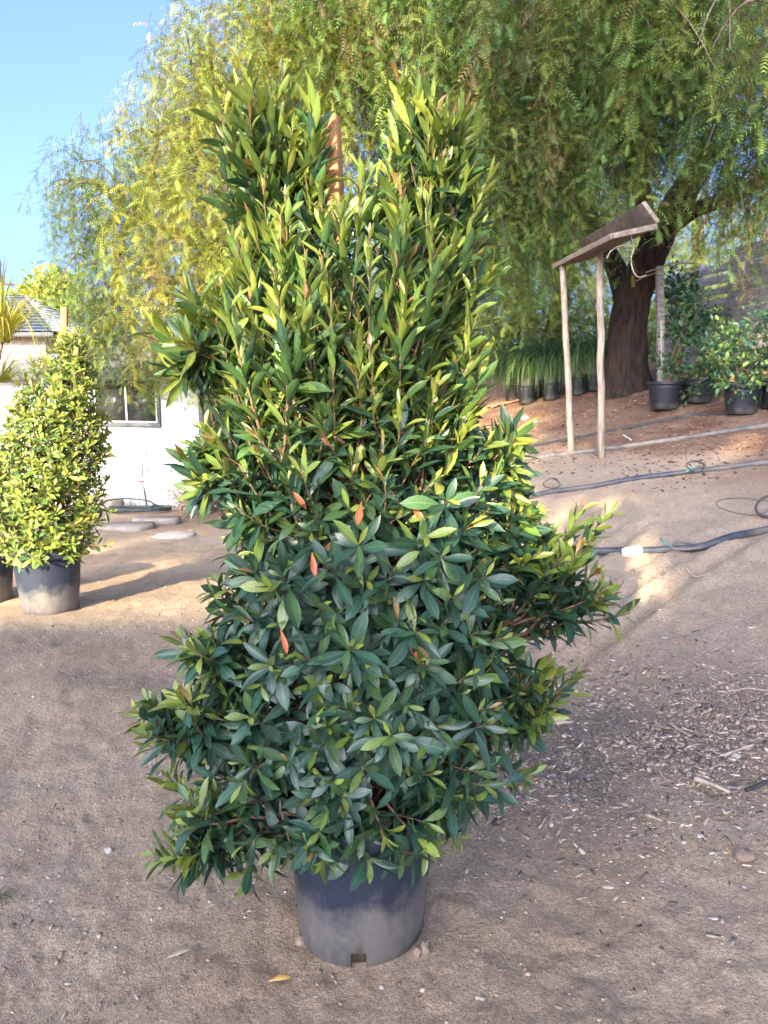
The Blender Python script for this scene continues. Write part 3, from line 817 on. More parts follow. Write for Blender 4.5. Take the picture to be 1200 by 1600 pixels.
# ------------------------------------------------------------------ grassy blades
def blades(n, length, width, spread, droop, base_r=0.03, cls=('mid', 'light'), seed=0, segs=6, up=1.0):
    br = np.random.default_rng(seed)
    V, Q, C = [], [], []; off = 0
    for i in range(n):
        a = br.uniform(0, 6.283); L = length * br.uniform(0.6, 1.1); sprd = spread * br.uniform(0.15, 1.0); dr = droop * br.uniform(0.5, 1.3)
        o = np.array([math.cos(a), math.sin(a), 0]); side = np.array([-o[1], o[0], 0])
        p = o * base_r * br.uniform(0, 1); el = math.atan2(up, sprd)
        c = np.array(CLS[cls[int(br.integers(len(cls)))]]) * br.uniform(0.75, 1.25)
        for k in range(segs + 1):
            t = k / segs
            w = width * (1 - t ** 2) * 0.5 + 0.0004
            V += [p - side * w, p + side * w]; C += [c, c]
            e = max(-1.45, el - dr * t ** 1.2)
            p = p + (o * math.cos(e) + np.array([0, 0, 1]) * math.sin(e)) * L / segs
        for k in range(segs): Q.append((off + 2 * k, off + 2 * k + 1, off + 2 * k + 3, off + 2 * k + 2))
        off += 2 * (segs + 1)
    return np.array(V), np.array(Q, np.int32), np.array(C)

# far-left pot with a thin-leaved plant, mostly outside the frame
EP = hit(-40, 945); EP = EP + np.array([0, 0.15, 0]); EP[2] = tz(EP[0], EP[1]) - 0.01
make_pot('nursery_pot', 'grey nursery pot cut off by left edge beside the sunlit shrub', EP, 0.215, 0.18, 0.43, MAT['pot_grey'])
t = thing('needle_plant', 'tall plant with thin drooping yellow needle stems at left edge', 'plant', EP + np.array([0, 0, 0.36]))
e = at(4, 535, EP[1] - 0.1) - np.array(t.location)
b = MB(); b.tube(bez((0, 0, 0), (0.0, 0, 0.5), e, 8), np.linspace(0.02, 0.008, 8), 6); b.build('trunk', MAT['stem'], t, True)
V, Q, C = blades(170, 0.85, 0.011, 0.9, 2.3, 0.05, ('gold', 'young', 'gold'), 4, 8, 0.9)
V2, Q2, C2 = blades(90, 0.5, 0.009, 1.2, 2.2, 0.05, ('gold', 'young'), 5, 8, 0.6)
Va = np.vstack([V + e, V2 + e * 0.82 + np.array([0.02, 0, 0])])
link('foliage', new_mesh('foliage', Va, np.vstack([Q, Q2 + len(V)]), True, np.vstack([C, C2])), MAT['blade'], t)['kind'] = 'stuff'

# ================================================================== pepper trees
def strand_template(seed, nf=17, nl=7, fl=0.19, ll=0.038):
    sr = np.random.default_rng(seed)
    V, Fc, G = [], [], []
    def tri(a, b, c, g):
        n = len(V); V.extend([a, b, c]); Fc.append((n, n + 1, n + 2)); G.extend([g] * 3)
    ph = sr.uniform(0, 6, 2)
    ax = lambda t: np.array([0.09 * math.sin(2.2 * t + ph[0]) - 0.09 * math.sin(ph[0]), 0.09 * math.sin(2.0 * t + ph[1]) - 0.09 * math.sin(ph[1]), -t])
    for i in range(4):
        a, b_ = ax(i / 4), ax((i + 1) / 4)
        tri(a - [0.003, 0, 0], a + [0.003, 0, 0], b_, -1); tri(a - [0, 0.003, 0], b_, a + [0, 0.003, 0], -1)
    az = 0
    for i in range(nf):
        t = (i + 0.6) / nf; az += 2.4 + sr.normal(0, 0.4)
        p = ax(t); o = np.array([math.cos(az), math.sin(az), 0])
        L = fl * sr.uniform(0.7, 1.15) * (1.0 if t < 0.8 else 0.75); g = sr.uniform(0.75, 1.25)
        el = sr.uniform(-0.9, 0.25); m = nl
        side0 = np.array([-o[1], o[0], 0]); tw = sr.uniform(-0.9, 0.9)
        for k in range(m):
            q = k / m
            e = el - 0.8 * q
            r = o * math.cos(e) + np.array([0, 0, 1]) * math.sin(e)
            nrm = np.cross(r, side0); side = side0 * math.cos(tw) + nrm * math.sin(tw)
            pn = p + r * L / m
            l = ll * (0.65 + 0.5 * math.sin(math.pi * min(1, q + 0.15)))
            for sg in (-1, 1):
                d = norm(side * sg * 0.85 + r * 0.55 + np.array([0, 0, -0.12]))
                w = r * (0.0052 if ll < 0.06 else 0.006)
                tri(p - w, p + w, p + d * l, g)
            p = pn
    return np.array(V), np.array(Fc, np.int32), np.array(G)
STR = [strand_template(s) for s in range(7)]
STR_FAR = [strand_template(s + 20, 11, 6, 0.24, 0.075) for s in range(5)]
def strands_mesh(name, P, S, K, Cc, temps, tilt=0.16, seed=1):
    jr = np.random.default_rng(seed)
    V, Fs, C = [], [], []; off = 0
    P, S, K, Cc = np.array(P), np.array(S), np.array(K), np.array(Cc)
    for t, (tv, tf, tg) in enumerate(temps):
        i = np.where(K == t)[0]
        if not len(i): continue
        a = jr.uniform(0, 6.283, len(i)); tx, ty = jr.normal(0, tilt, len(i)), jr.normal(0, tilt, len(i))
        ca, sa = np.cos(a), np.sin(a)
        x = tv[:, 0][None] * ca[:, None] - tv[:, 1][None] * sa[:, None]
        y = tv[:, 0][None] * sa[:, None] + tv[:, 1][None] * ca[:, None]
        z = np.repeat(tv[:, 2][None], len(i), 0)
        x = x + z * tx[:, None] + 0; y = y + z * ty[:, None]
        v = np.stack([x, y, z], -1) * S[i][:, None, None] + P[i][:, None, :]
        V.append(v.reshape(-1, 3)); m = len(tv)
        Fs.append((tf[None] + (np.arange(len(i)) * m)[:, None, None] + off).reshape(-1, 3).astype(np.int32))
        g = np.where(tg < 0, 1.0, tg)
        c = Cc[i][:, None, :] * g[None, :, None]
        c = np.where((tg < 0)[None, :, None], np.array([0.13, 0.08, 0.05]), c)
        C.append(c.reshape(-1, 3)); off += len(i) * m
    return new_mesh(name, np.vstack(V), Fs, False, np.vstack(C))
def pepper_tree(label, base_pt, trunk_paths, lobes, temps, dens=60, seed=1, limb_to=None, cls=None, size=(0.7, 1.25), lift=0.45):
    """lobes: (px, py, Y, rx, ry, rz) ellipsoids that hold the hanging branchlets"""
    tr = np.random.default_rng(seed)
    root = thing('pepper_tree', label, 'tree', base_pt)
    base = np.array(root.location)
    tk = MB()
    for pts, r0, r1 in trunk_paths[:1]:
        c = smooth_path(pts, 9); q = np.linspace(0, 1, len(c)); tk.tube(c - base, (r0 + (r1 - r0) * q) * (1 + 0.55 * np.exp(-q * 16)), 40, 0.04, ridge=0.09)
    tk.build('trunk', MAT['bark'], root, True)
    for pts, r0, r1 in trunk_paths[1:]:
        lb = MB(); c = smooth_path(pts, 7); lb.tube(c - base, np.linspace(r0, r1, len(c)), 9, 0.08)
        lb.build('limb', MAT['bark'], root, True)
    P, S, K, C = [], [], [], []
    br = MB()
    anchor = np.vstack([smooth_path(p, 7)[4:] for p, _, _ in trunk_paths])
    pal = cls or [(0.13, 0.20, 0.045), (0.17, 0.24, 0.05), (0.10, 0.165, 0.05), (0.25, 0.29, 0.055), (0.20, 0.18, 0.06)]
    for (px, py, Y, rx, ry, rz) in lobes:
        c = at(px, py, Y)
        n = int(dens * rx * ry * rz * 4.2)
        for _ in range(n):
            d = norm(tr.normal(0, 1, 3)); q = tr.uniform(0.15, 1) ** 0.45
            p = c + d * q * np.array([rx, ry, rz])
            s = tr.uniform(*size)
            P.append(p + np.array([0, 0, lift * s]) - base); S.append(s); K.append(int(tr.integers(len(temps))))
            u = tr.random()
            C.append(np.array(pal[0 if u < .3 else 1 if u < .6 else 2 if u < .78 else 3 if u < .93 else 4]) * tr.uniform(0.8, 1.2) * (np.array([0.5, 0.66, 0.95]) if px < 215 and Y < 12 else 1.0))  # far-left lobes: shade put into the leaf colour, darker and bluer
        j = int(np.argmin(np.linalg.norm(anchor - c, axis=1)))
        a = anchor[j]
        m = (a + c) / 2 + np.array([0, 0, 0.5])
        L0 = bez(a, m, c + np.array([0, 0, rz * 0.3]), 9)
        br.tube(L0 - base, np.linspace(0.055, 0.018, 9), 6, 0.1)
        for _ in range(9):
            q = L0[int(tr.integers(4, 9))]; e = c + norm(tr.normal(0, 1, 3)) * np.array([rx, ry, rz]) * 0.85
            br.tube(bez(q, (q + e) / 2 + np.array([0, 0, 0.25]), e, 6) - base, np.linspace(0.018, 0.005, 6), 4)
    br.build('branch', MAT['limb'], root, True)
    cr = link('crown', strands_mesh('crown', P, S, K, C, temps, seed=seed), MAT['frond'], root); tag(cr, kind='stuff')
    print(label, 'strands', len(P))
    return root

# right tree: leaning trunk behind the posts
TB = hit(978, 612)
tY = TB[1]
right_trunk = [
    ([TB + np.array([0, 0, -0.15]), at(978, 560, tY), at(985, 480, tY), at(1012, 410, tY - 0.1), at(1050, 335, tY - 0.3), at(1110, 230, tY - 0.6)], 0.34, 0.17),
    ([at(983, 490, tY), at(962, 420, tY + 0.2), at(900, 300, tY + 0.3), at(820, 170, tY)], 0.20, 0.07),
    ([at(1030, 370, tY - 0.2), at(1080, 330, tY - 0.8), at(1160, 300, tY - 1.4), at(1260, 220, tY - 1.6)], 0.15, 0.06),
    ([at(1020, 390, tY - 0.1), at(990, 250, tY - 0.8), at(930, 90, tY - 1.6), at(900, -60, tY - 2.0)], 0.15, 0.05)]
lobesR = [
    (600, 70, 10.5, 1.3, 1.2, 0.9), (720, 120, 10.0, 1.3, 1.2, 1.0), (850, 90, 9.6, 1.3, 1.3, 1.0), (980, 60, 9.2, 1.2, 1.2, 0.9), (1110, 70, 8.8, 1.2, 1.2, 0.9),
    (700, 270, 11.0, 1.2, 1.1, 1.0), (815, 250, 10.2, 1.1, 1.1, 1.0), (930, 220, 9.8, 1.1, 1.1, 0.9), (1060, 190, 9.8, 1.0, 1.0, 0.8), (1180, 200, 9.4, 1.0, 1.0, 0.9),
    (800, 360, 11.0, 0.9, 0.9, 0.8), (740, 400, 12.2, 1.1, 0.9, 0.8), (870, 330, 10.8, 0.9, 0.8, 0.6), (1195, 300, 10.0, 0.8, 0.8, 0.6), (1130, 335, 9.3, 0.35, 0.4, 0.25),
    (560, 0, 10.0, 1.5, 1.3, 1.0), (800, -40, 9.5, 1.6, 1.3, 0.9), (1050, -60, 8.8, 1.6, 1.3, 0.9), (1180, 30, 7.0, 0.55, 0.5, 0.5)]
pepper_tree('big pepper tree with leaning dark trunk and weeping foliage at right', TB, right_trunk, lobesR, STR, 39, 3, size=(0.9, 1.5), cls=[(0.085, 0.155, 0.042), (0.11, 0.18, 0.042), (0.065, 0.12, 0.042), (0.19, 0.23, 0.045), (0.17, 0.125, 0.055)])

# left tree: weeping over the white shed
LB = hit(455, 770); LB = np.array([at(455, 770, 10.6)[0], 10.6, 0]); LB[2] = tz(LB[0], LB[1])
lY = LB[1]
left_trunk = [
    ([LB + np.array([0, 0, -0.15]), at(455, 650, lY), at(430, 520, lY), at(400, 400, lY - 0.1), at(400, 260, lY)], 0.28, 0.12),
    ([at(432, 520, lY), at(370, 430, lY), at(290, 370, lY - 0.1), at(190, 330, lY)], 0.12, 0.04),
    ([at(405, 400, lY), at(470, 270, lY), at(520, 120, lY - 0.2)], 0.11, 0.05)]
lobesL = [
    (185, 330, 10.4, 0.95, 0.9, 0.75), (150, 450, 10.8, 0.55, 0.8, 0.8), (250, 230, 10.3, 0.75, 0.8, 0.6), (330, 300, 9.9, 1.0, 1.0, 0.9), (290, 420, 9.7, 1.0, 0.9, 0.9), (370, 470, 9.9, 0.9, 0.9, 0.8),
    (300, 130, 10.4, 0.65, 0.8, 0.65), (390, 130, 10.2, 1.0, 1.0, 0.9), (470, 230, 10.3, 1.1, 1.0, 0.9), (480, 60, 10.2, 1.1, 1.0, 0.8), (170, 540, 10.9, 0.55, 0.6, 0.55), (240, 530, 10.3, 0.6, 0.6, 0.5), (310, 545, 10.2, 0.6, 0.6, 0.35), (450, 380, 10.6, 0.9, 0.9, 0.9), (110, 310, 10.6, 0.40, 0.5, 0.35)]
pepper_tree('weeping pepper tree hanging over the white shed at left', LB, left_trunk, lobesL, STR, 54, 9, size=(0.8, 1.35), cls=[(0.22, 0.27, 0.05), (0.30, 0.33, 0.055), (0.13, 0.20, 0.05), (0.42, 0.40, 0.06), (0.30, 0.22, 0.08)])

# far pepper trees behind, in the sun
for i, (lab, px, Y, lob) in enumerate((
    ('far pepper tree seen between the posts and the big trunk', 860, 19.5, [(800, 400, 19, 2.0, 1.6, 1.6), (870, 430, 19, 1.6, 1.5, 1.5), (930, 400, 20, 1.7, 1.5, 1.9), (850, 510, 19, 1.6, 1.2, 0.9), (760, 480, 20, 1.6, 1.4, 1.2), (900, 300, 20, 2.2, 1.6, 1.6)]),
    ('far pepper tree seen behind the slatted wall at right', 1060, 20.5, [(1010, 420, 20, 1.9, 1.5, 1.7), (1100, 380, 20, 2.0, 1.5, 1.9), (1190, 400, 20.5, 2.0, 1.5, 1.9), (1040, 520, 20, 1.6, 1.2, 0.9), (1130, 500, 20.5, 1.8, 1.2, 1.0)]),
    ('far pepper tree mostly hidden behind the big front shrub', 600, 21.0, [(560, 470, 20.5, 2.2, 1.5, 1.8), (660, 460, 20.5, 2.1, 1.5, 1.9), (600, 560, 20.5, 2.2, 1.2, 1.0), (700, 560, 20, 1.4, 1.2, 0.8)]))):
    x = at(px, 600, Y)[0]; bp = np.array([x, Y, tz(x, Y)])
    pepper_tree(lab, bp, [([bp + np.array([0, 0, -0.2]), bp + np.array([0.1, 0, 1.2]), bp + np.array([0.3, 0, 2.4]), bp + np.array([0.2, 0, 3.8])], 0.28, 0.12)], lob, STR_FAR, 8, 40 + i, size=(1.1, 1.7))

# ------------------------------------------------------------------ leafy plants of other kinds
def leaf_cloud(Lv, c, r, n, L, cls, seed=0, shell=0.5):
    lr = np.random.default_rng(seed)
    for _ in range(n):
        d = norm(lr.normal(0, 1, 3)); q = lr.uniform(0, 1) ** shell
        q *= 0.75 + 0.45 * math.sin(5 * d[0] + seed) * math.cos(4 * d[2] + seed)
        p = np.array(c) + d * q * np.array(r)
        Lv.put(p, norm(d + lr.normal(0, 0.7, 3) + np.array([0, 0, 0.1])), norm(np.array([0, -0.2, 0.9]) + lr.normal(0, 0.5, 3)), L * lr.uniform(0.6, 1.2), int(lr.integers(3)), cls[int(lr.integers(len(cls)))])
def cloud_plant(name, label, cat, base_pt, clouds, L, cls, stems=5, group=None, seed=0, stem_r=0.008, mat='smallleaf', crown='foliage', trunkname='stem', temps=None):
    t = thing(name, label, cat, base_pt, group)
    base = np.array(t.location); Lv = Leaves(); st = MB(); lr = np.random.default_rng(seed)
    for j, (c, r, n) in enumerate(clouds):
        leaf_cloud(Lv, np.array(c) - base, r, n, L, cls, seed * 7 + j)
        for _ in range(stems):
            e = np.array(c) - base + lr.normal(0, 0.45, 3) * np.array(r)
            st.tube(bez((lr.normal(0, 0.02), lr.normal(0, 0.02), -0.02), (e[0] * 0.3, e[1] * 0.3, e[2] * 0.6), e, 6), np.linspace(stem_r, stem_r * 0.4, 6), 5)
    st.build(trunkname, MAT['limb'] if stem_r > 0.03 else MAT['stem'], t, True)
    tag(link(crown, Lv.mesh('foliage', temps or SMALL), MAT[mat], t), kind='stuff')
    return t

# pots under the right tree
def on(px, py, dy=0.0):
    p = hit(px, py); p[1] += dy; p[2] = tz(p[0], p[1]); return p
bp = on(1045, 643, 0.15)
make_pot('nursery_pot', 'black nursery pot with bamboo-staked sapling beside the big tree trunk', bp, 0.225, 0.185, 0.36, MAT['pot_black'], group='black pots under the tree')
Yb = bp[1]
cloud_plant('sapling', 'thin leafy sapling on a bamboo stake beside the big trunk', 'plant', bp + np.array([0, 0, 0.30]),
            [(at(1045, 570, Yb), (0.28, 0.28, 0.22), 190), (at(1065, 520, Yb + 0.1), (0.35, 0.3, 0.3), 260), (at(1080, 470, Yb + 0.2), (0.3, 0.3, 0.25), 170)], 0.085, ('dark', 'mid', 'mid'), 4, seed=2)
b = MB(); b.tube([bp + np.array([-0.05, 0.02, 0.25]), at(1033, 500, Yb)], 0.012, 6)
tag(b.build('bamboo_stake', MAT['pole'], None, True), 'thin pale bamboo stake in the black pot by the trunk', 'stake')
for i, (px, py, rt, lab, lab2, cl) in enumerate((
    (1098, 632, 0.20, 'black nursery pot hidden among low leaves, middle of the right group', 'low bushy plant with bright green leaves left of the right-hand pot', [(1090, 600, 0.38, 0.3, 0.24, 420), (1120, 575, 0.40, 0.3, 0.25, 380)]),
    (1167, 650, 0.20, 'black nursery pot near right edge below leafy stems', 'tall leafy bush above the black pot near right edge', [(1160, 600, 0.42, 0.35, 0.26, 460), (1180, 560, 0.40, 0.35, 0.28, 380), (1140, 530, 0.35, 0.3, 0.25, 280)]),
    (1225, 640, 0.20, 'black nursery pot cut off by the right edge', 'dark leafy bush cut off by the right edge under the tree', [(1215, 570, 0.40, 0.35, 0.35, 420), (1200, 510, 0.40, 0.35, 0.30, 300)]))):
    bp = on(px, py, 0.15)
    make_pot('nursery_pot', lab, bp, rt, rt * 0.82, 0.33, MAT['pot_black'], group='black pots under the tree')
    cloud_plant('leafy_bush', lab2, 'bush', bp + np.array([0, 0, 0.27]), [(at(a, b_, bp[1] - 0.05), (rx, ry, rz), n) for a, b_, rx, ry, rz, n in cl], 0.075, ('mid', 'mid', 'dark', 'light') if i < 2 else ('dark', 'dark', 'mid'), 7, seed=10 + i)
# dark climbers on the slatted wall
for i, (px, py, Y, r) in enumerate(((1095, 500, 12.2, 0.55), (1060, 450, 12.8, 0.4))):
    x, y, _ = at(px, 600, Y); gz = tz(x, y)
    c = at(px, py, Y)
    cloud_plant('climbing_bush', ['dark broad bush in front of the slatted wall', 'smaller dark bush at the left end of the slatted wall'][i], 'bush', (x, y, gz),
                [(c, (r, 0.4, 0.45), 420), (c + np.array([0.2, 0, -0.6]), (r * 0.9, 0.4, 0.45), 380)], 0.10, ('dark', 'dark', 'mid'), 7, seed=30 + i, stem_r=0.012)

# ponytail grasses in pots, in a row at the back
for i, (px, py, h, bl) in enumerate(((803, 628, 0.30, 0.75), (824, 632, 0.33, 0.85), (842, 622, 0.31, 0.8), (862, 626, 0.31, 0.9), (905, 618, 0.30, 0.85), (930, 612, 0.28, 0.75))):
    bp = on(px, py, 0.1)
    nth = ['leftmost', 'second from left', 'third from left', 'fourth from left', 'fifth from left', 'rightmost'][i]
    make_pot('nursery_pot', f'{nth} black pot in the row of potted ponytail grasses', bp, 0.165, 0.135, h, MAT['pot_black'], group='pots of ponytail grasses', n=28)
    t = thing('ponytail_grass', f'{nth} fountain-like ponytail grass in the back row of pots', 'plant', bp + np.array([0, 0, h * 0.8]), 'potted ponytail grasses')
    b = MB(); b.lathe([(0.09, 0.0), (0.10, 0.06), (0.07, 0.13), (0.035, 0.2), (0.03, 0.31), (0.001, 0.33)], 14); b.build('trunk', MAT['limb'], t, True)
    V, Q, C = blades(620, bl * 1.3, 0.015, 1.3, 3.0, 0.03, ('mid', 'dark', 'mid', 'light'), 50 + i, 8, 0.9)
    V[:, 2] += 0.30
    tag(link('foliage', new_mesh('foliage', V, Q, True, C), MAT['blade'], t), kind='stuff')

# orange netting lying on the ground
g = hit(768, 637)
nx, ny = 26, 7
X, Yy = np.meshgrid(np.linspace(-0.75, 0.75, nx), np.linspace(-0.22, 0.22, ny), indexing='ij')
Yy = Yy + 0.12 * np.sin(X * 3); wx, wy = X + g[0], Yy + g[1]
Z = terrain(wx, wy) + 0.02 + 0.06 * np.abs(fbm(wx * 6, wy * 6, 51)) + 0.02 * rng.random(X.shape)
idx = np.arange(nx * ny).reshape(nx, ny)
q = np.stack([idx[:-1, :-1], idx[1:, :-1], idx[1:, 1:], idx[:-1, 1:]], -1).reshape(-1, 4)
q = q[rng.random(len(q)) > 0.12]
o = link('orange_netting', new_mesh('orange_netting', np.stack([wx, wy, Z], -1).reshape(-1, 3), q.astype(np.int32), False), MAT['orange'])
sm = o.modifiers.new('solidify', 'SOLIDIFY'); sm.thickness = 0.006
tag(o, 'crumpled orange netting strip lying on the ground left of potted grasses', 'netting')

# ================================================================== wooden trough on two poles
pb1, pb2 = hit(894, 708), hit(941, 715)
NL, NR, NT, FL = at(957, 364, 7.0), at(1025, 349, 7.2), at(1002, 317, 7.35), at(864, 413, 9.5)
FR = FL + (NR - NL); FT = FR + (NT - NR) * 0.9
t = thing('wooden_trough', 'weathered plank trough lying on two thin poles', 'trough', (NL + FR) / 2)
base = np.array(t.location)
def quad_plank(a, b_, c, d, th, n=8, jit=0.004):
    """board between the edges a-b and d-c, thickness th below"""
    a, b_, c, d = (np.array(q, float) for q in (a, b_, c, d))
    nn = norm(np.cross(b_ - a, d - a)); nn = -nn if nn[2] > 0 else nn
    v, f = [], []
    for i in range(n + 1):
        q = i / n; l, r = a + (b_ - a) * q, d + (c - d) * q
        jj = rng.uniform(-jit, jit, (4, 3))
        v += [l + jj[0], r + jj[1], r + nn * th + jj[2], l + nn * th + jj[3]]
    for i in range(n):
        for k in range(4): f.append((i * 4 + k, i * 4 + (k + 1) % 4, i * 4 + 4 + (k + 1) % 4, i * 4 + 4 + k))
    f += [(3, 2, 1, 0), (n * 4, n * 4 + 1, n * 4 + 2, n * 4 + 3)]
    return np.array(v), f
b = MB(); b.add(*quad_plank(NL - base, FL - base, FR - base, NR - base, 0.045)); o = b.build('bottom_plank', MAT['oldwood'], t, False, 0.004)
b = MB(); eN = norm(NL - FL); b.add(*quad_plank(NL + eN * 0.018 - base, NL + eN * 0.003 - base, NR + eN * 0.003 - base, NR + eN * 0.018 - base, 0.05, 2, 0.003)); b.build('end_cleat', MAT['edgewood'], t, False, 0.003)
sd = norm(NL - NR)
b = MB(); b.add(*quad_plank(NL + sd * 0.020 - base, FL + sd * 0.020 - base, FL + sd * 0.003 - base, NL + sd * 0.003 - base, 0.048, 10, 0.003)); b.build('edge_strip', MAT['edgewood'], t, False, 0.002)
off = norm(np.cross(NL - FL, NT - NR)); off = off if off[0] > 0 else -off
b = MB(); v_, f_ = quad_plank(NR - base, FR - base, FT - base, NT - base, 0.0); v_ = v_.reshape(-1, 4, 3); v_[:, 2] = v_[:, 1] + off * 0.035; v_[:, 3] = v_[:, 0] + off * 0.035
b.add(v_.reshape(-1, 3), f_); b.build('back_plank', MAT['oldwood'], t, False, 0.004)
b = MB(); v_, f_ = quad_plank(NR + eN * 0.012 - base, NR + eN * 0.003 - base, NT + eN * 0.003 - base, NT + eN * 0.012 - base, 0.0, 1, 0.001); v_ = v_.reshape(-1, 4, 3); v_[:, 2] = v_[:, 1] + off * 0.036; v_[:, 3] = v_[:, 0] + off * 0.036
b.add(v_.reshape(-1, 3), f_); b.build('end_grain', MAT['edgewood'], t)
ax, away = eN, -sd; A = FL + np.array([0, 0, -0.045])
for i, (pb, tp) in enumerate(((pb1, (879, 413)), (pb2, (937, 390)))):
    d = ray(*tp); n_ = np.cross(ax, away)
    q0 = A
    tt = (q0 - np.array([0, 0, CAMZ])).dot(n_) / d.dot(n_)
    top = np.array([0, 0, CAMZ]) + d * tt
    b = MB(); L = np.linspace(0, 1, 9)[:, None]
    pts = (pb + np.array([0, 0, -0.1])) * (1 - L) + top * L; pts[1:-1, :2] += rng.normal(0, 0.0035, (7, 2))
    b.tube(pts, np.linspace(0.040, 0.034, 9), 8, 0.05)
    tag(b.build('support_pole', MAT['pole'], None, True), ['slimmer left pole holding up the plank trough', 'paler right pole holding up the plank trough'][i], 'pole', 'poles under the trough')
# vine tendril hanging from the trough
b = MB(); v0 = at(983, 362, 7.2)
b.tube(smooth_path([v0, at(990, 385, 7.2), at(986, 405, 7.2), at(990, 425, 7.2), at(998, 433, 7.2), at(1010, 430, 7.3)]), 0.005, 5, 0.1)
b.tube(smooth_path([at(988, 385, 7.2), at(970, 384, 7.2), at(955, 392, 7.2), at(948, 404, 7.2)]), 0.005, 5, 0.1)
tag(b.build('dry_vine', MAT['twig'], None, True), 'pale curly dry vine hanging from the plank trough', 'vine')

# ================================================================== slatted lath wall on the right
w0, w1 = at(1036, 600, 14.6), at(1225, 600, 11.4)
w0[2] = tz(*w0[:2]) - 0.1; w1[2] = tz(*w1[:2]) - 0.1
zb = min(w0[2], w1[2])
t = thing('slatted_wall', 'weathered grey wooden slat wall behind the bushes at right', 'wall', (w0[0], w0[1], zb))
base = np.array(t.location); dirw = norm((w1 - w0) * [1, 1, 0]); LW = np.linalg.norm((w1 - w0)[:2]); nw = np.cross(dirw, [0, 0, 1])
if nw[1] > 0: nw = -nw
top = at(1110, 408, 13.3)[2] - zb
z = 0.25; i = 0
while z < top - 0.05:
    hh = 0.125; l1 = LW * 0.55
    b = MB(); b.plank(np.array([0, 0, z + rng.normal(0, 0.008)]), dirw * l1 + np.array([0, 0, z + rng.normal(0, 0.008)]), (0, 0, 1), hh, 0.022, 0.003, 4)
    b.build('slat', MAT['greywood'], t, False, 0.003)
    z += 0.185
z = 0.2
while z < top + 0.05:
    b = MB(); o1 = nw * (0.03 + rng.uniform(0, 0.02))
    b.plank(dirw * (LW * 0.56) + o1 + np.array([0, 0, z]), dirw * (LW * (1.0 - 0.35 * max(0, z / top - 0.55))) + o1 + np.array([0, 0, z + rng.normal(0, 0.012)]), (0, 0, 1), 0.125, 0.022, 0.003, 4)
    b.build('slat', MAT['greywood'], t, False, 0.003)
    z += 0.132
for q in (0.0, 0.28, 0.555, 0.99):
    b = MB(); b.plank(dirw * LW * q - nw * 0.05, dirw * LW * q - nw * 0.05 + np.array([0, 0, top]), dirw, 0.09, 0.07, 0.003, 3); b.build('post', MAT['greywood'], t, False, 0.004)
pg = on(1036, 596); Yp = 12.0
x, y, _ = at(1034, 600, Yp); pz = tz(x, y)
b = MB(); b.plank((x, y, pz - 0.1), at(1030, 416, Yp), (1, 0, 0), 0.10, 0.09, 0.004, 5)
tag(b.build('fence_post', MAT['greywood'], None, False, 0.006), 'lone grey square post with rope, right of the big trunk', 'post')
b = MB(); pt = at(1030, 417, Yp) + np.array([0, -0.06, -0.02])
b.tube(smooth_path([at(985, 445, Yp + 0.4), at(1000, 430, Yp + 0.2), pt, at(1060, 411, Yp), at(1090, 412, Yp + 0.3)]), 0.012, 6)
b.tube(smooth_path([at(975, 452, Yp + 0.5), at(1000, 436, Yp + 0.1), pt + np.array([0, -0.02, -0.05])]), 0.007, 6)
tag(b.build('rope', MAT['twig'], None, True), 'grey rope slung from the lone post to the big trunk', 'rope')

# ================================================================== irrigation lines
def hose(name, label, pix, r, mat, lift=0.7):
    P = [hit(*p) for p in pix]
    c = smooth_path(P, 14)
    c[:, 2] = terrain(c[:, 0], c[:, 1]) + r * lift
    z = c[:, 2].copy()
    for _ in range(25): z[1:-1] = np.maximum(z[1:-1] * 0.34 + 0.33 * (z[:-2] + z[2:]), c[1:-1, 2] * 0 + terrain(c[1:-1, 0], c[1:-1, 1]) - r * 0.35)
    c[:, 2] = z
    base = c[len(c) // 2].copy()
    b = MB(); b.tube(c - base, r, 10)
    o = b.build(name, mat, None, True); o.location = tuple(base)
    tag(o, label, 'pipe', 'irrigation pipes on the slope')
    return c
h1 = hose('irrigation_pipe', 'lowest blue-black irrigation pipe with white coupling on the slope', [(620, 822), (710, 838), (800, 850), (880, 862), (985, 865), (1060, 858), (1130, 846), (1200, 832), (1290, 812), (1420, 790)], 0.026, MAT['hose'])
h2 = hose('irrigation_pipe', 'second irrigation pipe up the slope, with a wire loop on it', [(640, 815), (740, 800), (800, 785), (870, 770), (960, 757), (1050, 745), (1130, 735), (1200, 726), (1300, 712), (1430, 695)], 0.026, MAT['hose'])
h3 = hose('irrigation_pipe', 'dirty grey irrigation pipe running past the feet of both poles', [(660, 745), (740, 735), (800, 722), (880, 712), (960, 702), (1050, 690), (1130, 678), (1200, 667), (1300, 650), (1420, 640)], 0.026, MAT['hose_dirt'])
h4 = hose('irrigation_pipe', 'topmost thin black irrigation pipe below the potted plants', [(760, 712), (820, 700), (890, 688), (960, 674), (1030, 660), (1090, 650), (1150, 648)], 0.020, MAT['tubing'])
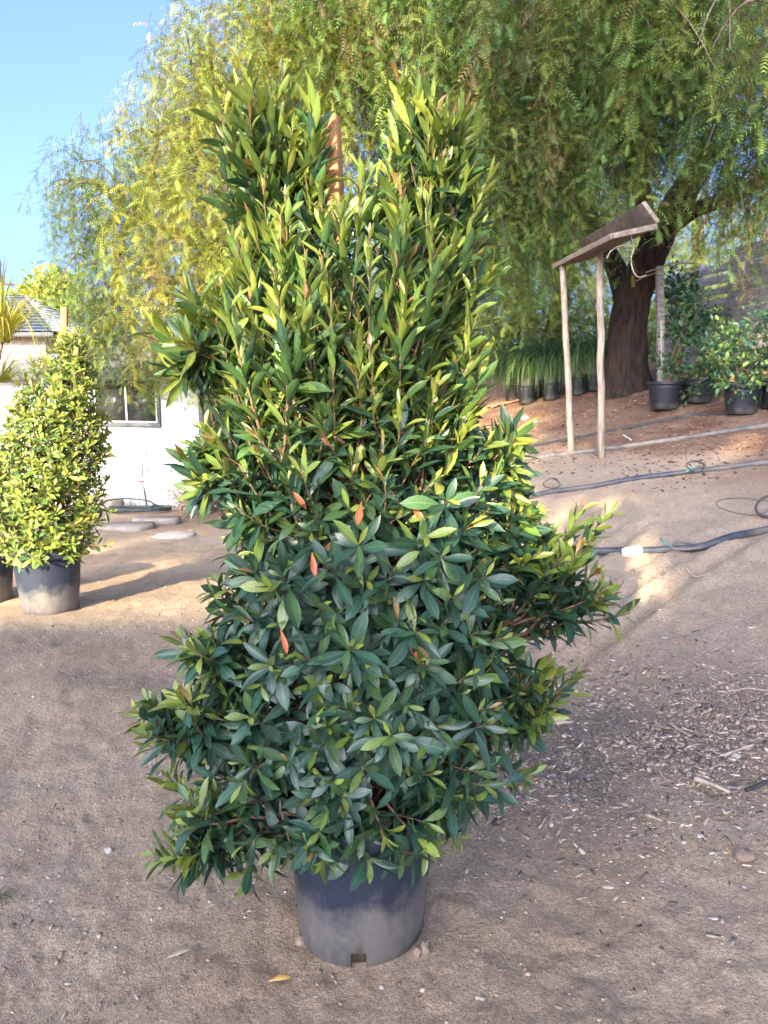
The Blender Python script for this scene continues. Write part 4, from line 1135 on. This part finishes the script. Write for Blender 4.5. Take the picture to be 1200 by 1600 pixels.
# white coupling
g0, g1 = hit(972, 867), hit(1004, 864)
b = MB(); c = np.linspace(0, 1, 7)[:, None]; P = (g0 * (1 - c) + g1 * c); P[:, 2] = np.interp(P[:, 0], h1[:, 0], h1[:, 2])
b.tube(P, [0.026, 0.034, 0.036, 0.035, 0.036, 0.034, 0.027], 12)
tag(b.build('pipe_coupling', MAT['whiteplastic'], None, True), 'white plastic coupling on the lowest irrigation pipe', 'coupling')
def loop(label, px, py, r, n_turn, mat, seed=0, rad=0.006, stand=0.6, name='drip_tube'):
    lr = np.random.default_rng(seed); g = hit(px, py)
    t_ = np.linspace(0, 2 * math.pi * n_turn, 26)
    P = np.stack([g[0] + r * np.cos(t_) * (1 + 0.1 * t_ / 6), g[1] + r * (1 - stand) * np.sin(t_), g[2] + r * stand * (1 + np.sin(t_)) + 0.015], -1)
    P += 0.22 * r * np.stack([np.sin(1.7 * t_ + seed), np.cos(1.3 * t_ + 2 * seed), 0.6 * np.sin(1.1 * t_ + 3 * seed)], -1)
    P[:, 2] = np.maximum(P[:, 2], terrain(P[:, 0], P[:, 1]) + rad)
    b = MB(); b.tube(P, rad, 6)
    tag(b.build(name, mat, None, True), label, 'tubing')
loop('black drip tube loop standing on the second irrigation pipe', 1086, 742, 0.07, 1.3, MAT['tubing'], 1, 0.006, 0.8)
loop('thin wire arch over the drip loop on the second pipe', 1092, 744, 0.14, 0.5, MAT['tubing'], 2, 0.0025, 0.9)
loop('grey drip tube loop beside the white coupling', 1068, 862, 0.10, 1.1, MAT['hose_dirt'], 3, 0.008, 0.25)
loop('black drip tube loop at the right edge of the slope', 1205, 808, 0.10, 1.2, MAT['tubing'], 4, 0.010, 0.6)
loop('dark wire tangle at left end of the second pipe', 862, 766, 0.07, 1.4, MAT['tubing'], 5, 0.004, 0.75)
loop('thin wire lying in a flat arc near the right edge', 1170, 800, 0.20, 0.8, MAT['tubing'], 6, 0.003, 0.1)
def stick(name, label, cat, pix, r, mat, lift=0.0, taper=0.6, sides=6):
    P = np.array([hit(*p) for p in pix]); c = smooth_path(P, 5) if len(P) > 2 else np.linspace(P[0], P[1], 5)
    c[:, 2] = terrain(c[:, 0], c[:, 1]) + r * 0.9 + lift
    b = MB(); b.tube(c, np.linspace(r, r * taper, len(c)), sides, 0.12)
    return tag(b.build(name, mat, None, True), label, cat)
stick('plastic_clip', 'teal plastic clip on the grey loop by the white coupling', 'clip', [(1032, 850), (1052, 866)], 0.009, MAT['teal'], 0.03)
stick('plastic_clip', 'teal plastic clip on the loop of the second pipe', 'clip', [(1072, 745), (1090, 736)], 0.009, MAT['teal'], 0.04)
stick('red_tube', 'short red tube at the right edge of the slope', 'tubing', [(1183, 808), (1215, 815)], 0.008, MAT['redtube'], 0.01)
stick('plastic_clip', 'thin white clip lying above the topmost pipe', 'clip', [(973, 681), (986, 689)], 0.010, MAT['whiteplastic'])

# ================================================================== white shed at the left
C0 = hit(303, 794)
yaw = math.radians(-14)
shed = thing('shed', 'low white-painted shed with dark-framed window under the weeping tree', 'shed', (C0[0], C0[1], tz(C0[0], C0[1]) - 0.05), rz=yaw)
# local frame: x along the wall (right), y into the building, z up
H, D = 2.06, 3.2
wx0, wx1, wz0, wz1 = -1.62, -0.53, 1.32, 1.90
def sbox(name, lo, hi, mat, parent=shed, bevel=0.004):
    b = MB(); b.box(lo, hi); return b.build(name, mat, parent, False, bevel)
xs = [-3.4, -2.8, -2.2, wx0, -1.075, wx1, 0.0]
for a, c in zip(xs[:-1], xs[1:]):                                   # siding sheets, one between each pair of grooves
    if wx0 - 0.01 <= a < wx1 - 0.01:
        sbox('siding_panel', (a + 0.004, 0, 0), (c - 0.004, 0.05, wz0), MAT['wall']); sbox('siding_panel', (a + 0.004, 0, wz1), (c - 0.004, 0.05, H), MAT['wall'])
    else:
        sbox('siding_panel', (a + 0.004, 0, 0), (c - 0.004, 0.05, H), MAT['wall'])
sbox('backing', (-3.38, 0.052, 0.0), (wx0 - 0.02, 0.09, H - 0.01), MAT['trim'], bevel=0)
sbox('backing', (wx1 + 0.02, 0.052, 0.0), (2.6, 0.09, H - 0.01), MAT['trim'], bevel=0)
sbox('back_wall', (-3.4, D - 0.05, 0), (2.7, D, H + 0.5), MAT['wall'])
for x in (-3.45, 2.66):
    v = [(x + dx, y, z) for dx in (0, 0.05) for y, z in ((0.06, 0), (D - 0.06, 0), (D - 0.06, H + 0.50), (0.06, H + 0.06))]
    b = MB(); b.add(v, [(3, 2, 1, 0), (4, 5, 6, 7), (0, 1, 5, 4), (1, 2, 6, 5), (2, 3, 7, 6), (3, 0, 4, 7)]); b.build('side_wall', MAT['wall'], shed)
sbox('corner_trim', (0.002, -0.025, 0), (0.15, 0.05, H), MAT['trim'])
sbox('siding_panel', (1.12, 0, 0), (1.85, 0.05, H), MAT['wall']); sbox('siding_panel', (1.86, 0, 0), (2.66, 0.05, H), MAT['wall'])
door = sbox('door', (0.22, 0.012, 0.03), (1.05, 0.05, 1.98), MAT['darktrim'])
sbox('door_frame', (0.152, -0.02, 0), (0.218, 0.055, 2.03), MAT['darktrim']); sbox('door_frame', (1.053, -0.02, 0), (1.118, 0.055, 2.03), MAT['darktrim'])
sbox('glass', (0.32, 0.004, 0.95), (0.95, 0.010, 1.85), MAT['glass'], door, 0)
win = sbox('window', (wx0 - 0.05, -0.03, wz0 - 0.06), (wx1 + 0.05, 0.06, wz0 + 0.005), MAT['darktrim'])
sbox('frame', (wx0 - 0.05, -0.03, wz1 - 0.005), (wx1 + 0.05, 0.06, wz1 + 0.055), MAT['darktrim'], win)
sbox('frame', (wx0 - 0.05, -0.028, wz0 + 0.007), (wx0 + 0.005, 0.06, wz1 - 0.007), MAT['darktrim'], win)
sbox('frame', (wx1 - 0.005, -0.028, wz0 + 0.007), (wx1 + 0.05, 0.06, wz1 - 0.007), MAT['darktrim'], win)
for x in (wx0 + 0.008, (wx0 + wx1) / 2 - 0.0, wx1 - 0.035): sbox('sash', (x, -0.005, wz0 + 0.008), (x + 0.027, 0.04, wz1 - 0.008), MAT['trim'], win, 0.002)
sbox('sash', (wx0 + 0.036, -0.004, wz0 + 0.008), (wx1 - 0.037, 0.038, wz0 + 0.032), MAT['trim'], win, 0.002)
sbox('pane', (wx0 + 0.037, 0.022, wz0 + 0.034), ((wx0 + wx1) / 2 - 0.002, 0.028, wz1 - 0.01), MAT['glass'], win, 0)
sbox('pane', ((wx0 + wx1) / 2 + 0.029, 0.018, wz0 + 0.034), (wx1 - 0.038, 0.024, wz1 - 0.01), MAT['glass'], win, 0)
b = MB(); Mr = Matrix.Translation((0, -0.38, H - 0.02)) @ Matrix.Rotation(math.radians(8), 4, 'X')
b.box((-3.7, 0, 0.03), (2.95, D + 0.8, 0.09), Mr); b.build('roof', MAT['roofing'], shed, False, 0.004)
b = MB(); b.box((-3.72, -0.025, -0.06), (2.97, -0.002, 0.10), Mr); b.build('fascia', MAT['darktrim'], shed, False, 0.003)
def shed_pt(x, y, z):
    return np.array(Matrix.Translation(shed.location) @ Matrix.Rotation(yaw, 4, 'Z') @ Vector((x, y, z)))
# conduit, tap, short pipe
b = MB(); b.tube([shed_pt(-0.84, -0.012, 0.5), shed_pt(-0.84, -0.012, 1.25)], 0.007, 6); b.tube([shed_pt(-0.76, -0.012, 0.55), shed_pt(-0.76, -0.012, 1.25)], 0.005, 6)
tag(b.build('wall_conduit', MAT['trim'], None, True), 'pair of thin white cables running down the shed wall', 'cable')
t = thing('water_tap', 'white standpipe with brass tap in front of the shed wall', 'tap', shed_pt(-0.84, -0.16, 0.0))
b = MB(); b.tube([(0, 0, -0.05), (0, 0, 0.52)], 0.021, 10); b.tube([(0, 0, 0.5), (0, 0, 0.56)], 0.026, 10); b.build('standpipe', MAT['whiteplastic'], t, True)
b = MB(); b.tube(smooth_path([(0, 0, 0.38), (0.06, -0.03, 0.40), (0.10, -0.05, 0.37), (0.11, -0.05, 0.33)]), 0.014, 8); b.build('spout', MAT['metal'], t, True)
b = MB(); b.tube([(0.07, -0.03, 0.40), (0.07, -0.03, 0.45)], 0.006, 6); b.tube([(0.03, -0.03, 0.455), (0.11, -0.03, 0.455)], 0.009, 6); b.build('handle', MAT['red'], t, True)
b = MB(); b.tube(smooth_path([(0.11, -0.05, 0.33), (0.13, -0.06, 0.2), (0.16, -0.1, 0.05), (0.2, -0.2, 0.03)]), 0.013, 8); b.build('hose_end', MAT['rubber'], t, True)
b = MB(); b.tube([shed_pt(-0.36, -0.12, -0.05), shed_pt(-0.36, -0.12, 0.60), shed_pt(-0.36, -0.02, 0.62)], 0.013, 8)
tag(b.build('vent_pipe', MAT['whiteplastic'], None, True), 'short white pipe standing against the shed wall', 'pipe')
# coiled garden hose
c0 = shed_pt(-0.25, -0.50, 0); lr = np.random.default_rng(3)
P = []
for k in range(110):
    a = k * 0.33; r = 0.34 + 0.06 * math.sin(k * 0.21) + lr.normal(0, 0.008)
    x, y = c0[0] - 0.35 + r * 1.25 * math.cos(a), c0[1] + r * 0.65 * math.sin(a)
    P.append((x, y, tz(x, y) + 0.03 + 0.0004 * k + (0.14 * max(0, math.sin(a - 0.6)) if 60 < k < 80 else 0)))
b = MB(); b.tube(P, 0.012, 7)
tag(b.build('garden_hose', MAT['rubber'], None, True), 'dark garden hose coiled on the ground by the shed', 'hose')
# slabs and stones in front of the shed
def slab(label, px, py, sx, sy, h, mat, rz, name='paving_slab', seed=0):
    lr = np.random.default_rng(seed); g = hit(px, py); k = 7; v = []
    for zz, s in ((-0.03, 1.02), (h * 0.8, 1.0), (h, 0.94)):
        for j in range(k):
            a = 2 * math.pi * j / k; q = s / max(abs(math.cos(a)), abs(math.sin(a))) ** 0.7 * (1 + np.random.default_rng(seed * 50 + j).uniform(-0.22, 0.22))
            v.append((sx * q * math.cos(a), sy * q * math.sin(a), zz))
    f = [(i * k + j, i * k + (j + 1) % k, (i + 1) * k + (j + 1) % k, (i + 1) * k + j) for i in (0, 1) for j in range(k)] + [tuple(range(2 * k, 3 * k)), tuple(range(k))[::-1]]
    o = link(name, new_mesh(name, v, f, False), mat); o.location = tuple(g); o.rotation_euler = (0, 0, rz)
    tag(o, label, 'slab')
slab('flat pale stone slab lying alone on the dirt by the shed', 268, 838, 0.24, 0.19, 0.022, MAT['stone'], 0.1, 'stone_slab', 1)
slab('broken concrete slab left of the hose coil, nearest the shrub', 195, 826, 0.33, 0.20, 0.06, MAT['concrete'], -0.1, seed=2)
slab('concrete slab with raised edge below the hose coil', 250, 818, 0.32, 0.15, 0.075, MAT['concrete'], 0.06, seed=3)
slab('small concrete block at the shed wall left of tap', 172, 797, 0.2, 0.14, 0.16, MAT['concrete'], 0.2, seed=4)
# small red ornament hanging from the eave
t = thing('hanging_ornament', 'small red ornament hanging under the shed eave beside the window', 'ornament', at(273, 612, C0[1] - 0.35))
b = MB(); b.lathe([(0.001, -0.05), (0.05, -0.045), (0.06, -0.02), (0.035, 0.0), (0.04, 0.05), (0.02, 0.08), (0.001, 0.085)], 14); b.build('body', MAT['red'], t, True)
b = MB(); b.tube([(0, 0, 0.08), (0, 0, 0.30)], 0.003, 5); b.build('wire', MAT['tubing'], t, True)
# dry flowering bush
g = hit(300, 803); Lq = Leaves(); t = thing('dry_bush', 'dry orange-tipped bush at the foot of the shed wall', 'bush', g)
CLS['peach'] = (0.60, 0.28, 0.14); CLS['tan'] = (0.26, 0.19, 0.12); CLS['olive'] = (0.13, 0.11, 0.05)
leaf_cloud(Lq, (0.0, 0.05, 0.28), (0.34, 0.28, 0.22), 900, 0.045, ('peach', 'peach', 'tan'), 3)
leaf_cloud(Lq, (0.12, 0.0, 0.12), (0.40, 0.3, 0.14), 700, 0.045, ('tan', 'olive', 'tan'), 4)
tag(link('foliage', Lq.mesh('foliage', SMALL), MAT['smallleaf'], t), kind='stuff')
b = MB()
for _ in range(26):
    e = np.array([rng.normal(0, 0.2), rng.normal(0, 0.15), rng.uniform(0.15, 0.45)]); b.tube(bez((0, 0, -0.02), e * [0.3, 0.3, 0.7], e, 5), np.linspace(0.006, 0.002, 5), 4)
b.build('stem', MAT['twig'], t, True)

# ================================================================== far left: house, utility pole, trees
Yh = 24.0
hp = at(20, 520, Yh); hz = tz(hp[0], hp[1])
h = thing('house', 'far house with blue-grey shingled roof at left edge', 'house', (hp[0], hp[1], hz))
ze = hp[2] - hz
rt_, lf_ = at(95, 520, Yh)[0] - hp[0], -7.0
def hbox(name, lo, hi, mat, parent=h):
    b = MB(); b.box(lo, hi); return b.build(name, mat, parent, False, 0.01)
hbox('wall', (lf_, 0.0, -0.3), (rt_ - 0.5, 0.15, ze), MAT['concrete']); hbox('wall', (lf_, 6.0, -0.3), (rt_ - 0.5, 6.15, ze), MAT['concrete'])
hbox('wall', (rt_ - 0.65, 0.16, -0.3), (rt_ - 0.5, 5.99, ze), MAT['concrete']); hbox('wall', (lf_, 0.16, -0.3), (lf_ + 0.15, 5.99, ze), MAT['concrete'])
hbox('gutter', (lf_ - 0.3, -0.62, ze - 0.15), (rt_ + 0.02, -0.5, ze - 0.02), MAT['darktrim'])
rise = at(0, 462, Yh + 3)[2] - hp[2]
nc = 13
for k in range(nc):                                                   # shingle courses, hip end on the right
    q0, q1 = k / nc, (k + 1) / nc
    for side in (0, 1):
        y0 = -0.6 + 3.6 * q0 if side == 0 else 6.6 - 3.6 * q0
        y1 = -0.6 + 3.6 * q1 if side == 0 else 6.6 - 3.6 * q1
        z0, z1 = ze + rise * q0 + 0.05, ze + rise * q1 + 0.02
        xr0, xr1 = rt_ - 2.4 * q0, rt_ - 2.4 * q1
        v = [(lf_ - 0.4, y0, z0), (xr0, y0, z0), (xr1, y1, z1), (lf_ - 0.4, y1, z1)]
        v += [(a, b_, c - 0.04) for a, b_, c in v]
        f = [(0, 1, 2, 3), (7, 6, 5, 4), (0, 4, 5, 1), (1, 5, 6, 2), (2, 6, 7, 3), (3, 7, 4, 0)]
        link('shingle_course', new_mesh('shingle_course', v, f, False), MAT['shingle'], h)
    v = [(rt_ - 2.4 * q0, -0.6 + 3.6 * q0, z0), (rt_ - 2.4 * q0, 6.6 - 3.6 * q0, z0), (rt_ - 2.4 * q1, 6.6 - 3.6 * q1, z1), (rt_ - 2.4 * q1, -0.6 + 3.6 * q1, z1)]
    link('shingle_course', new_mesh('shingle_course', v + [(a, b_, c - 0.04) for a, b_, c in v], [(0, 1, 2, 3), (7, 6, 5, 4), (0, 4, 5, 1), (1, 5, 6, 2), (2, 6, 7, 3), (3, 7, 4, 0)], False), MAT['shingle'], h)
# utility pole
Yu = 40.0
t = thing('utility_pole', 'distant utility pole with crossarm above the far roof', 'pole', (at(12, 600, Yu)[0], Yu, tz(at(12, 600, Yu)[0], Yu)))
zt = at(12, 405, Yu)[2] - t.location.z
b = MB(); b.tube([(0, 0, -0.3), (0, 0, zt)], [0.16, 0.11], 10); b.build('post', MAT['oldwood'], t, True)
b = MB(); b.plank((-1.0, -0.12, zt - 1.1), (0.9, -0.12, zt - 1.25), (0, 0, 1), 0.12, 0.1); b.build('crossarm', MAT['oldwood'], t)
b = MB(); b.tube(smooth_path([(-0.7, 0, zt - 0.35), (-0.4, 0, zt - 0.05), (0, 0, zt + 0.05), (0.15, 0, zt - 0.3)]), 0.05, 6); b.build('bracket', MAT['cable'], t, True)
for i, (p, q) in enumerate((((0.85, -0.12, zt - 1.2), (1.6, -0.6, zt - 1.75)), ((0, 0, zt - 0.9), (1.6, -0.6, zt - 1.75)), ((-0.7, -0.1, zt - 0.7), (-14, 4, zt - 0.8)), ((-0.9, -0.12, zt - 1.05), (-14, 4, zt - 1.3)))):
    b = MB(); m = (np.array(p) + q) / 2 - [0, 0, 0.15]; b.tube(bez(p, m, q, 8), 0.022, 5); b.build('wire', MAT['cable'], t, True)
# far sunlit trees over the roof
for i, (px, py, Y, r, n) in enumerate(((62, 475, 34, 1.6, 900), (35, 482, 36, 1.0, 500), (92, 450, 34, 1.3, 800), (130, 520, 30, 2.2, 1500), (-40, 500, 36, 2.0, 900))):
    c = at(px, py, Y); gz = tz(c[0], c[1])
    lab = ['round golden far tree just above the roof ridge', 'small golden far tree behind the roof, nearest the utility pole', 'tallest golden far tree at the edge of the weeping tree', 'far green tree right of the house', 'far tree outside the left edge behind the house'][i]
    cloud_plant('far_tree', lab, 'tree', (c[0], c[1], gz), [(c, (r, r, r * 0.8), n), (c - np.array([0, 0, r * 0.9]), (r * 0.8, r * 0.8, r * 0.7), n // 2)], 0.32, ('light', 'young', 'gold') if i != 3 else ('mid', 'light', 'light'), 6, 'far trees at left', 60 + i, 0.07, crown='crown', trunkname='trunk', temps=ONE)
# hedge of far bushes closing the view low down behind the trees
for i, (px, py, Y, r) in enumerate(((640, 585, 24, 1.6), (720, 590, 23, 1.3), (790, 585, 22, 1.3), (860, 585, 23, 1.4), (930, 580, 23, 1.5), (1000, 575, 23, 1.5), (1070, 570, 23, 1.5), (1140, 565, 22, 1.5), (1200, 560, 22, 1.5), (560, 590, 25, 1.6), (1270, 550, 21, 1.7))):
    c = at(px, py, Y); gz = tz(c[0], c[1]); c[2] = max(c[2], gz + r * 0.6)
    nth = ('first', 'second', 'third', 'fourth', 'fifth', 'sixth', 'seventh', 'eighth', 'ninth', 'tenth', 'eleventh')[sorted((560, 640, 720, 790, 860, 930, 1000, 1070, 1140, 1200, 1270)).index(px)]
    cloud_plant('far_bush', f'{nth} from left of the far olive bushes behind the trees', 'bush', (c[0], c[1], gz), [(c, (r * 1.1, r, r), 700)], 0.24, ('mid', 'light', 'olive'), 6, 'far bushes behind the trees', 80 + i, 0.03, temps=ONE)

# ================================================================== added unseen behind the photographer, shaped to shade the yard
RIDGE = 4.35
BACK = np.array([-8.5 * math.tan(SUN_AZ), -8.5, 8.5 / math.cos(SUN_AZ) * math.tan(SUN_EL)])   # everything here stands well behind the yard
sv = thing('blocker', 'added unseen tall white barn behind the photographer', 'blocker', (-4.0 + BACK[0], -4.5 + BACK[1], tz(-4.0 + BACK[0], -4.5 + BACK[1]) - 0.1))  # added out of view; its ridge keeps the sun off the lower yard
WH = 3.1 + BACK[2]
def bbox(name, lo, hi, mat):
    b = MB(); b.box(lo, hi); return b.build(name, mat, sv, False, 0.01)
bbox('wall', (-5.5, 0, 0), (4, 0.15, WH), MAT['wall']); bbox('wall', (-5.5, -4.15, 0), (4, -4.0, WH), MAT['wall'])
bbox('wall', (-5.5, -3.99, 0), (-5.35, -0.01, WH), MAT['wall']); bbox('wall', (3.85, -3.99, 0), (4, -0.01, WH), MAT['wall'])
for sgn in (-1, 1):
    b = MB(); M = Matrix.Translation((0, -2, RIDGE + BACK[2])) @ Matrix.Rotation(math.radians(-24 * sgn), 4, 'X')
    b.box((-5.9, 0 if sgn > 0 else -2.8, -0.05), (4.4, 2.8 if sgn > 0 else 0, 0.03), M); b.build('roof', MAT['roofing'], sv, False, 0.01)
for i, (tx0, lab, clouds) in enumerate((  # added unseen trees, leaf clouds set where they block the sun
    (-5.3, 'broad unseen tree added behind the photographer, over the barn', [((-4.4, -6.6, 9.3), (2.2, 1.6, 3.0), 6500), ((-3.6, -6.6, 6.9), (1.6, 1.2, 0.85), 2600), ((-5.55, -6.6, 5.1), (0.6, 0.8, 0.75), 800), ((-4.2, -6.6, 6.05), (0.95, 0.8, 0.40), 2000)]),
    (0.4, 'tall unseen tree added behind the photographer on the right', [((-0.5, -6.6, 6.2), (2.6, 1.6, 3.3), 6500), ((-1.1, -6.6, 5.3), (1.4, 1.2, 1.25), 3000), ((-2.2, -6.6, 5.1), (0.62, 0.9, 0.85), 1600), ((-2.92, -6.6, 5.0), (0.46, 0.9, 0.9), 2400)]),
    (-10.3, 'low spreading unseen tree added behind the photographer on the left', [((-10.3, -6.6, 6.6), (2.7, 1.4, 2.0), 5200), ((-8.4, -6.6, 5.6), (1.0, 0.8, 0.8), 1100)]))):
    bx0, by0 = tx0 + BACK[0], -6.6 + BACK[1]
    cloud_plant('shade_tree', lab, 'tree', (bx0, by0, tz(bx0, by0)), [(np.array(c) + BACK, r, n) for c, r, n in clouds], 0.26, ('mid', 'light'), 3, 'added shade trees behind the photographer', 120 + i, 0.08, crown='crown', trunkname='trunk', temps=ONE)

# ================================================================== litter on the ground
def litter():
    lr = np.random.default_rng(77)
    bx = np.array([[x, y, z] for z in (-1, 1) for y in (-1, 1) for x in (-1, 1)], float) * 0.5
    bf = np.array([(0, 2, 3, 1), (4, 5, 7, 6), (0, 1, 5, 4), (2, 6, 7, 3), (0, 4, 6, 2), (1, 3, 7, 5)], np.int32)
    cols = np.array([(0.34, 0.26, 0.20), (0.42, 0.33, 0.25), (0.20, 0.145, 0.11), (0.50, 0.42, 0.34), (0.14, 0.10, 0.08), (0.36, 0.26, 0.19), (0.27, 0.20, 0.155), (0.44, 0.30, 0.20)])
    def scatter(name, xy, ln, wd, th, mat, cl, taper=0.35, tilt=0.25, sink=0.2):
        n = len(xy)
        a = lr.uniform(0, 6.283, n); t1, t2 = lr.normal(0, tilt, n), lr.normal(0, tilt, n)
        v = np.repeat(bx[None], n, 0) * np.stack([ln, wd, th], -1)[:, None, :]
        v = v * (1 + lr.uniform(-taper, taper, v.shape))
        z = v[..., 2] + v[..., 0] * t1[:, None] + v[..., 1] * t2[:, None]
        x = v[..., 0] * np.cos(a)[:, None] - v[..., 1] * np.sin(a)[:, None] + xy[:, 0][:, None]
        y = v[..., 0] * np.sin(a)[:, None] + v[..., 1] * np.cos(a)[:, None] + xy[:, 1][:, None]
        z = z + (terrain(xy[:, 0], xy[:, 1]) + th * (0.5 - sink))[:, None]
        V = np.stack([x, y, z], -1).reshape(-1, 3)
        Fq = (bf[None] + (np.arange(n) * 8)[:, None, None]).reshape(-1, 4).astype(np.int32)
        C = np.repeat(cl, 8, 0)
        o = link(name, new_mesh(name, V, Fq, False, C), mat); tag(o, kind='stuff'); return o
    # wood chips: thick in the mulched patch on the right, thin elsewhere
    c = hit(1010, 1150); n = 12500
    xy = np.stack([c[0] + lr.normal(0, 0.62, n), c[1] + lr.normal(0, 0.40, n)], -1)
    keep = (fbm(xy[:, 0] * 3.5, xy[:, 1] * 3.5, 61) + lr.normal(0, 0.18, n)) > -0.12
    xy = xy[keep]
    xy2 = np.stack([lr.uniform(-2.2, 3.2, 7000), lr.uniform(1.4, 5.5, 7000)], -1)
    xy2 = xy2[(fbm(xy2[:, 0] * 2, xy2[:, 1] * 2, 63) + lr.normal(0, 0.2, len(xy2))) > 0.0]
    xy = np.vstack([xy, xy2]); n = len(xy)
    big = lr.random(n) ** 4
    small = np.concatenate([np.ones(n - len(xy2)), np.full(len(xy2), 0.6)])
    o = scatter('wood_chips', xy, (0.006 + 0.036 * big) * small, (0.002 + 0.004 * lr.random(n) + 0.008 * big) * small, 0.0025 + 0.003 * lr.random(n), MAT['chip'], cols[lr.integers(0, 8, n)] * lr.uniform(0.75, 1.2, (n, 1)))
    tag(o, 'scattered pale wood chips and bark mulch on the dirt', 'mulch')
    n = 6500
    xy = np.stack([lr.uniform(-2.6, 3.4, n), 1.35 + 5.0 * lr.random(n) ** 1.6], -1)
    sz = 0.0025 + 0.008 * lr.random(n) ** 6
    o = scatter('gravel', xy, sz * 1.3, sz, sz * 0.8, MAT['pebble'], (np.array([(0.40, 0.29, 0.22), (0.32, 0.23, 0.17), (0.46, 0.38, 0.31), (0.24, 0.17, 0.13), (0.36, 0.26, 0.19)])[lr.integers(0, 5, n)]) * lr.uniform(0.8, 1.2, (n, 1)), 0.3, 0.3, 0.4)
    tag(o, 'small pebbles and crumbs of earth strewn over the dirt', 'gravel')
    # reddish bark bits up the slope
    n = 5000
    xy = np.stack([lr.uniform(0.8, 6.0, n), lr.uniform(6.5, 13.0, n)], -1); xy = xy[bank_s(xy[:, 0], xy[:, 1]) > 2.6 + lr.normal(0, 0.4, n)]; n = len(xy)
    o = scatter('bark_mulch', xy, 0.02 + 0.05 * lr.random(n) ** 2, 0.008 + 0.012 * lr.random(n), np.full(n, 0.006), MAT['chip'], np.array([(0.17, 0.075, 0.05), (0.10, 0.045, 0.03), (0.30, 0.19, 0.13)])[lr.integers(0, 3, n)] * lr.uniform(0.7, 1.3, (n, 1)))
    tag(o, 'reddish bark mulch on the upper slope under the tree', 'mulch')
litter()
def ground_leaf(label, px, py, L, mat, rz, temp=0, name='fallen_leaf'):
    tv, tf, tu = BIG[temp]; g = hit(px, py)
    me = new_mesh(name, tv * L, tf, True, None, tu); o = link(name, me, mat)
    sm = o.modifiers.new('solidify', 'SOLIDIFY'); sm.thickness = 0.0008
    o.location = (g[0], g[1], g[2] + 0.012); o.rotation_euler = (0.08, 0.15, rz)
    tag(o, label, 'leaf')
ground_leaf('yellow fallen leaf on the dirt left of the front pot', 420, 1542, 0.066, MAT['yellowleaf'], math.radians(-62), 1)
ground_leaf('curled grey dry leaf on the dirt left of the front pot', 262, 1503, 0.07, MAT['deadleaf'], math.radians(-65), 2)
ground_leaf('pale dry leaf lying right of the wood chips', 1065, 1292, 0.055, MAT['deadleaf'], math.radians(100), 3)
ground_leaf('small tan leaf on the dirt below the left pot', 190, 1035, 0.06, MAT['deadleaf'], math.radians(-50), 1)
ground_leaf('tan leaf alone between left pot and front shrub', 190, 1078, 0.07, MAT['deadleaf'], math.radians(80), 0)
for lab, pix, r in (
    ('thickest dry stick lying right of the mulch patch', [(1085, 1222), (1110, 1230), (1140, 1244)], 0.011), ('curved dry twig near the right edge above the thick stick', [(1125, 1184), (1150, 1176), (1178, 1166)], 0.007),
    ('thin pale straight twig in the middle of the mulch', [(1014, 1185), (1040, 1221)], 0.004), ('short stick lying below the mulch patch', [(1008, 1276), (1035, 1286)], 0.007),
    ('stubby stick just above the thickest stick', [(1086, 1212), (1108, 1220)], 0.008), ('long thin twig at the upper right of the mulch', [(1120, 1082), (1160, 1078), (1200, 1080)], 0.004),
    ('short dark twig at left of the mulch patch', [(865, 1133), (895, 1130)], 0.009), ('forked thin twig on the dirt below right branches', [(842, 1297), (856, 1277)], 0.005),
    ('thin twig lying on the open slope below the pipe', [(1072, 887), (1110, 897)], 0.008), ('pale bark sliver in the mulch near the thick stick', [(1042, 1130), (1075, 1150)], 0.005)):
    stick('dry_twig', lab, 'twig', pix, r, MAT['twig'])
stick('black_tube_end', 'black tube end poking out of the dirt at right edge', 'tubing', [(1165, 1238), (1185, 1232), (1210, 1226)], 0.008, MAT['tubing'], 0, 1.0)
for i, (px, py, r, lab) in enumerate(((1152, 1183, 0.02, 'largest pale stone beside the curved twig'), (882, 1152, 0.014, 'pale pinkish stone at left of the mulch'), (865, 1213, 0.011, 'small orange stone below the right branches'), (1095, 1308, 0.012, 'flat pale stone right of the mulch'), (1068, 1318, 0.010, 'square pale stone below the pale dry leaf'),
                                       (1163, 1388, 0.009, 'white stone near the right edge at the bottom'), (820, 655, 0.07, 'larger grey rock on the red mulch near the poles'), (836, 660, 0.05, 'smaller grey rock on the red mulch near the poles'), (170, 1330, 0.016, 'small brown stone on the dirt at left'), (1165, 1340, 0.035, 'dark crumbly earth lump near the right edge'))):
    g = hit(px, py); lump('stone' if i != 9 else 'earth_lump', g + np.array([0, 0, r * 0.2]), r, MAT['stone'] if i != 9 else MAT['clod'], lab, 'stone' if i != 9 else 'lump', seed=20 + i)
# dry tuft at the left edge of the frame
g = hit(-4, 1405)
t = thing('dry_tuft', 'small dry grey-green tuft at the left edge of the dirt', 'plant', g)
V, Q, C = blades(18, 0.07, 0.006, 1.2, 2.4, 0.02, ('olive', 'tan', 'mid'), 90, 5, 0.7)
link('blade', new_mesh('blade', V, Q, True, C), MAT['blade'], t)['kind'] = 'stuff'
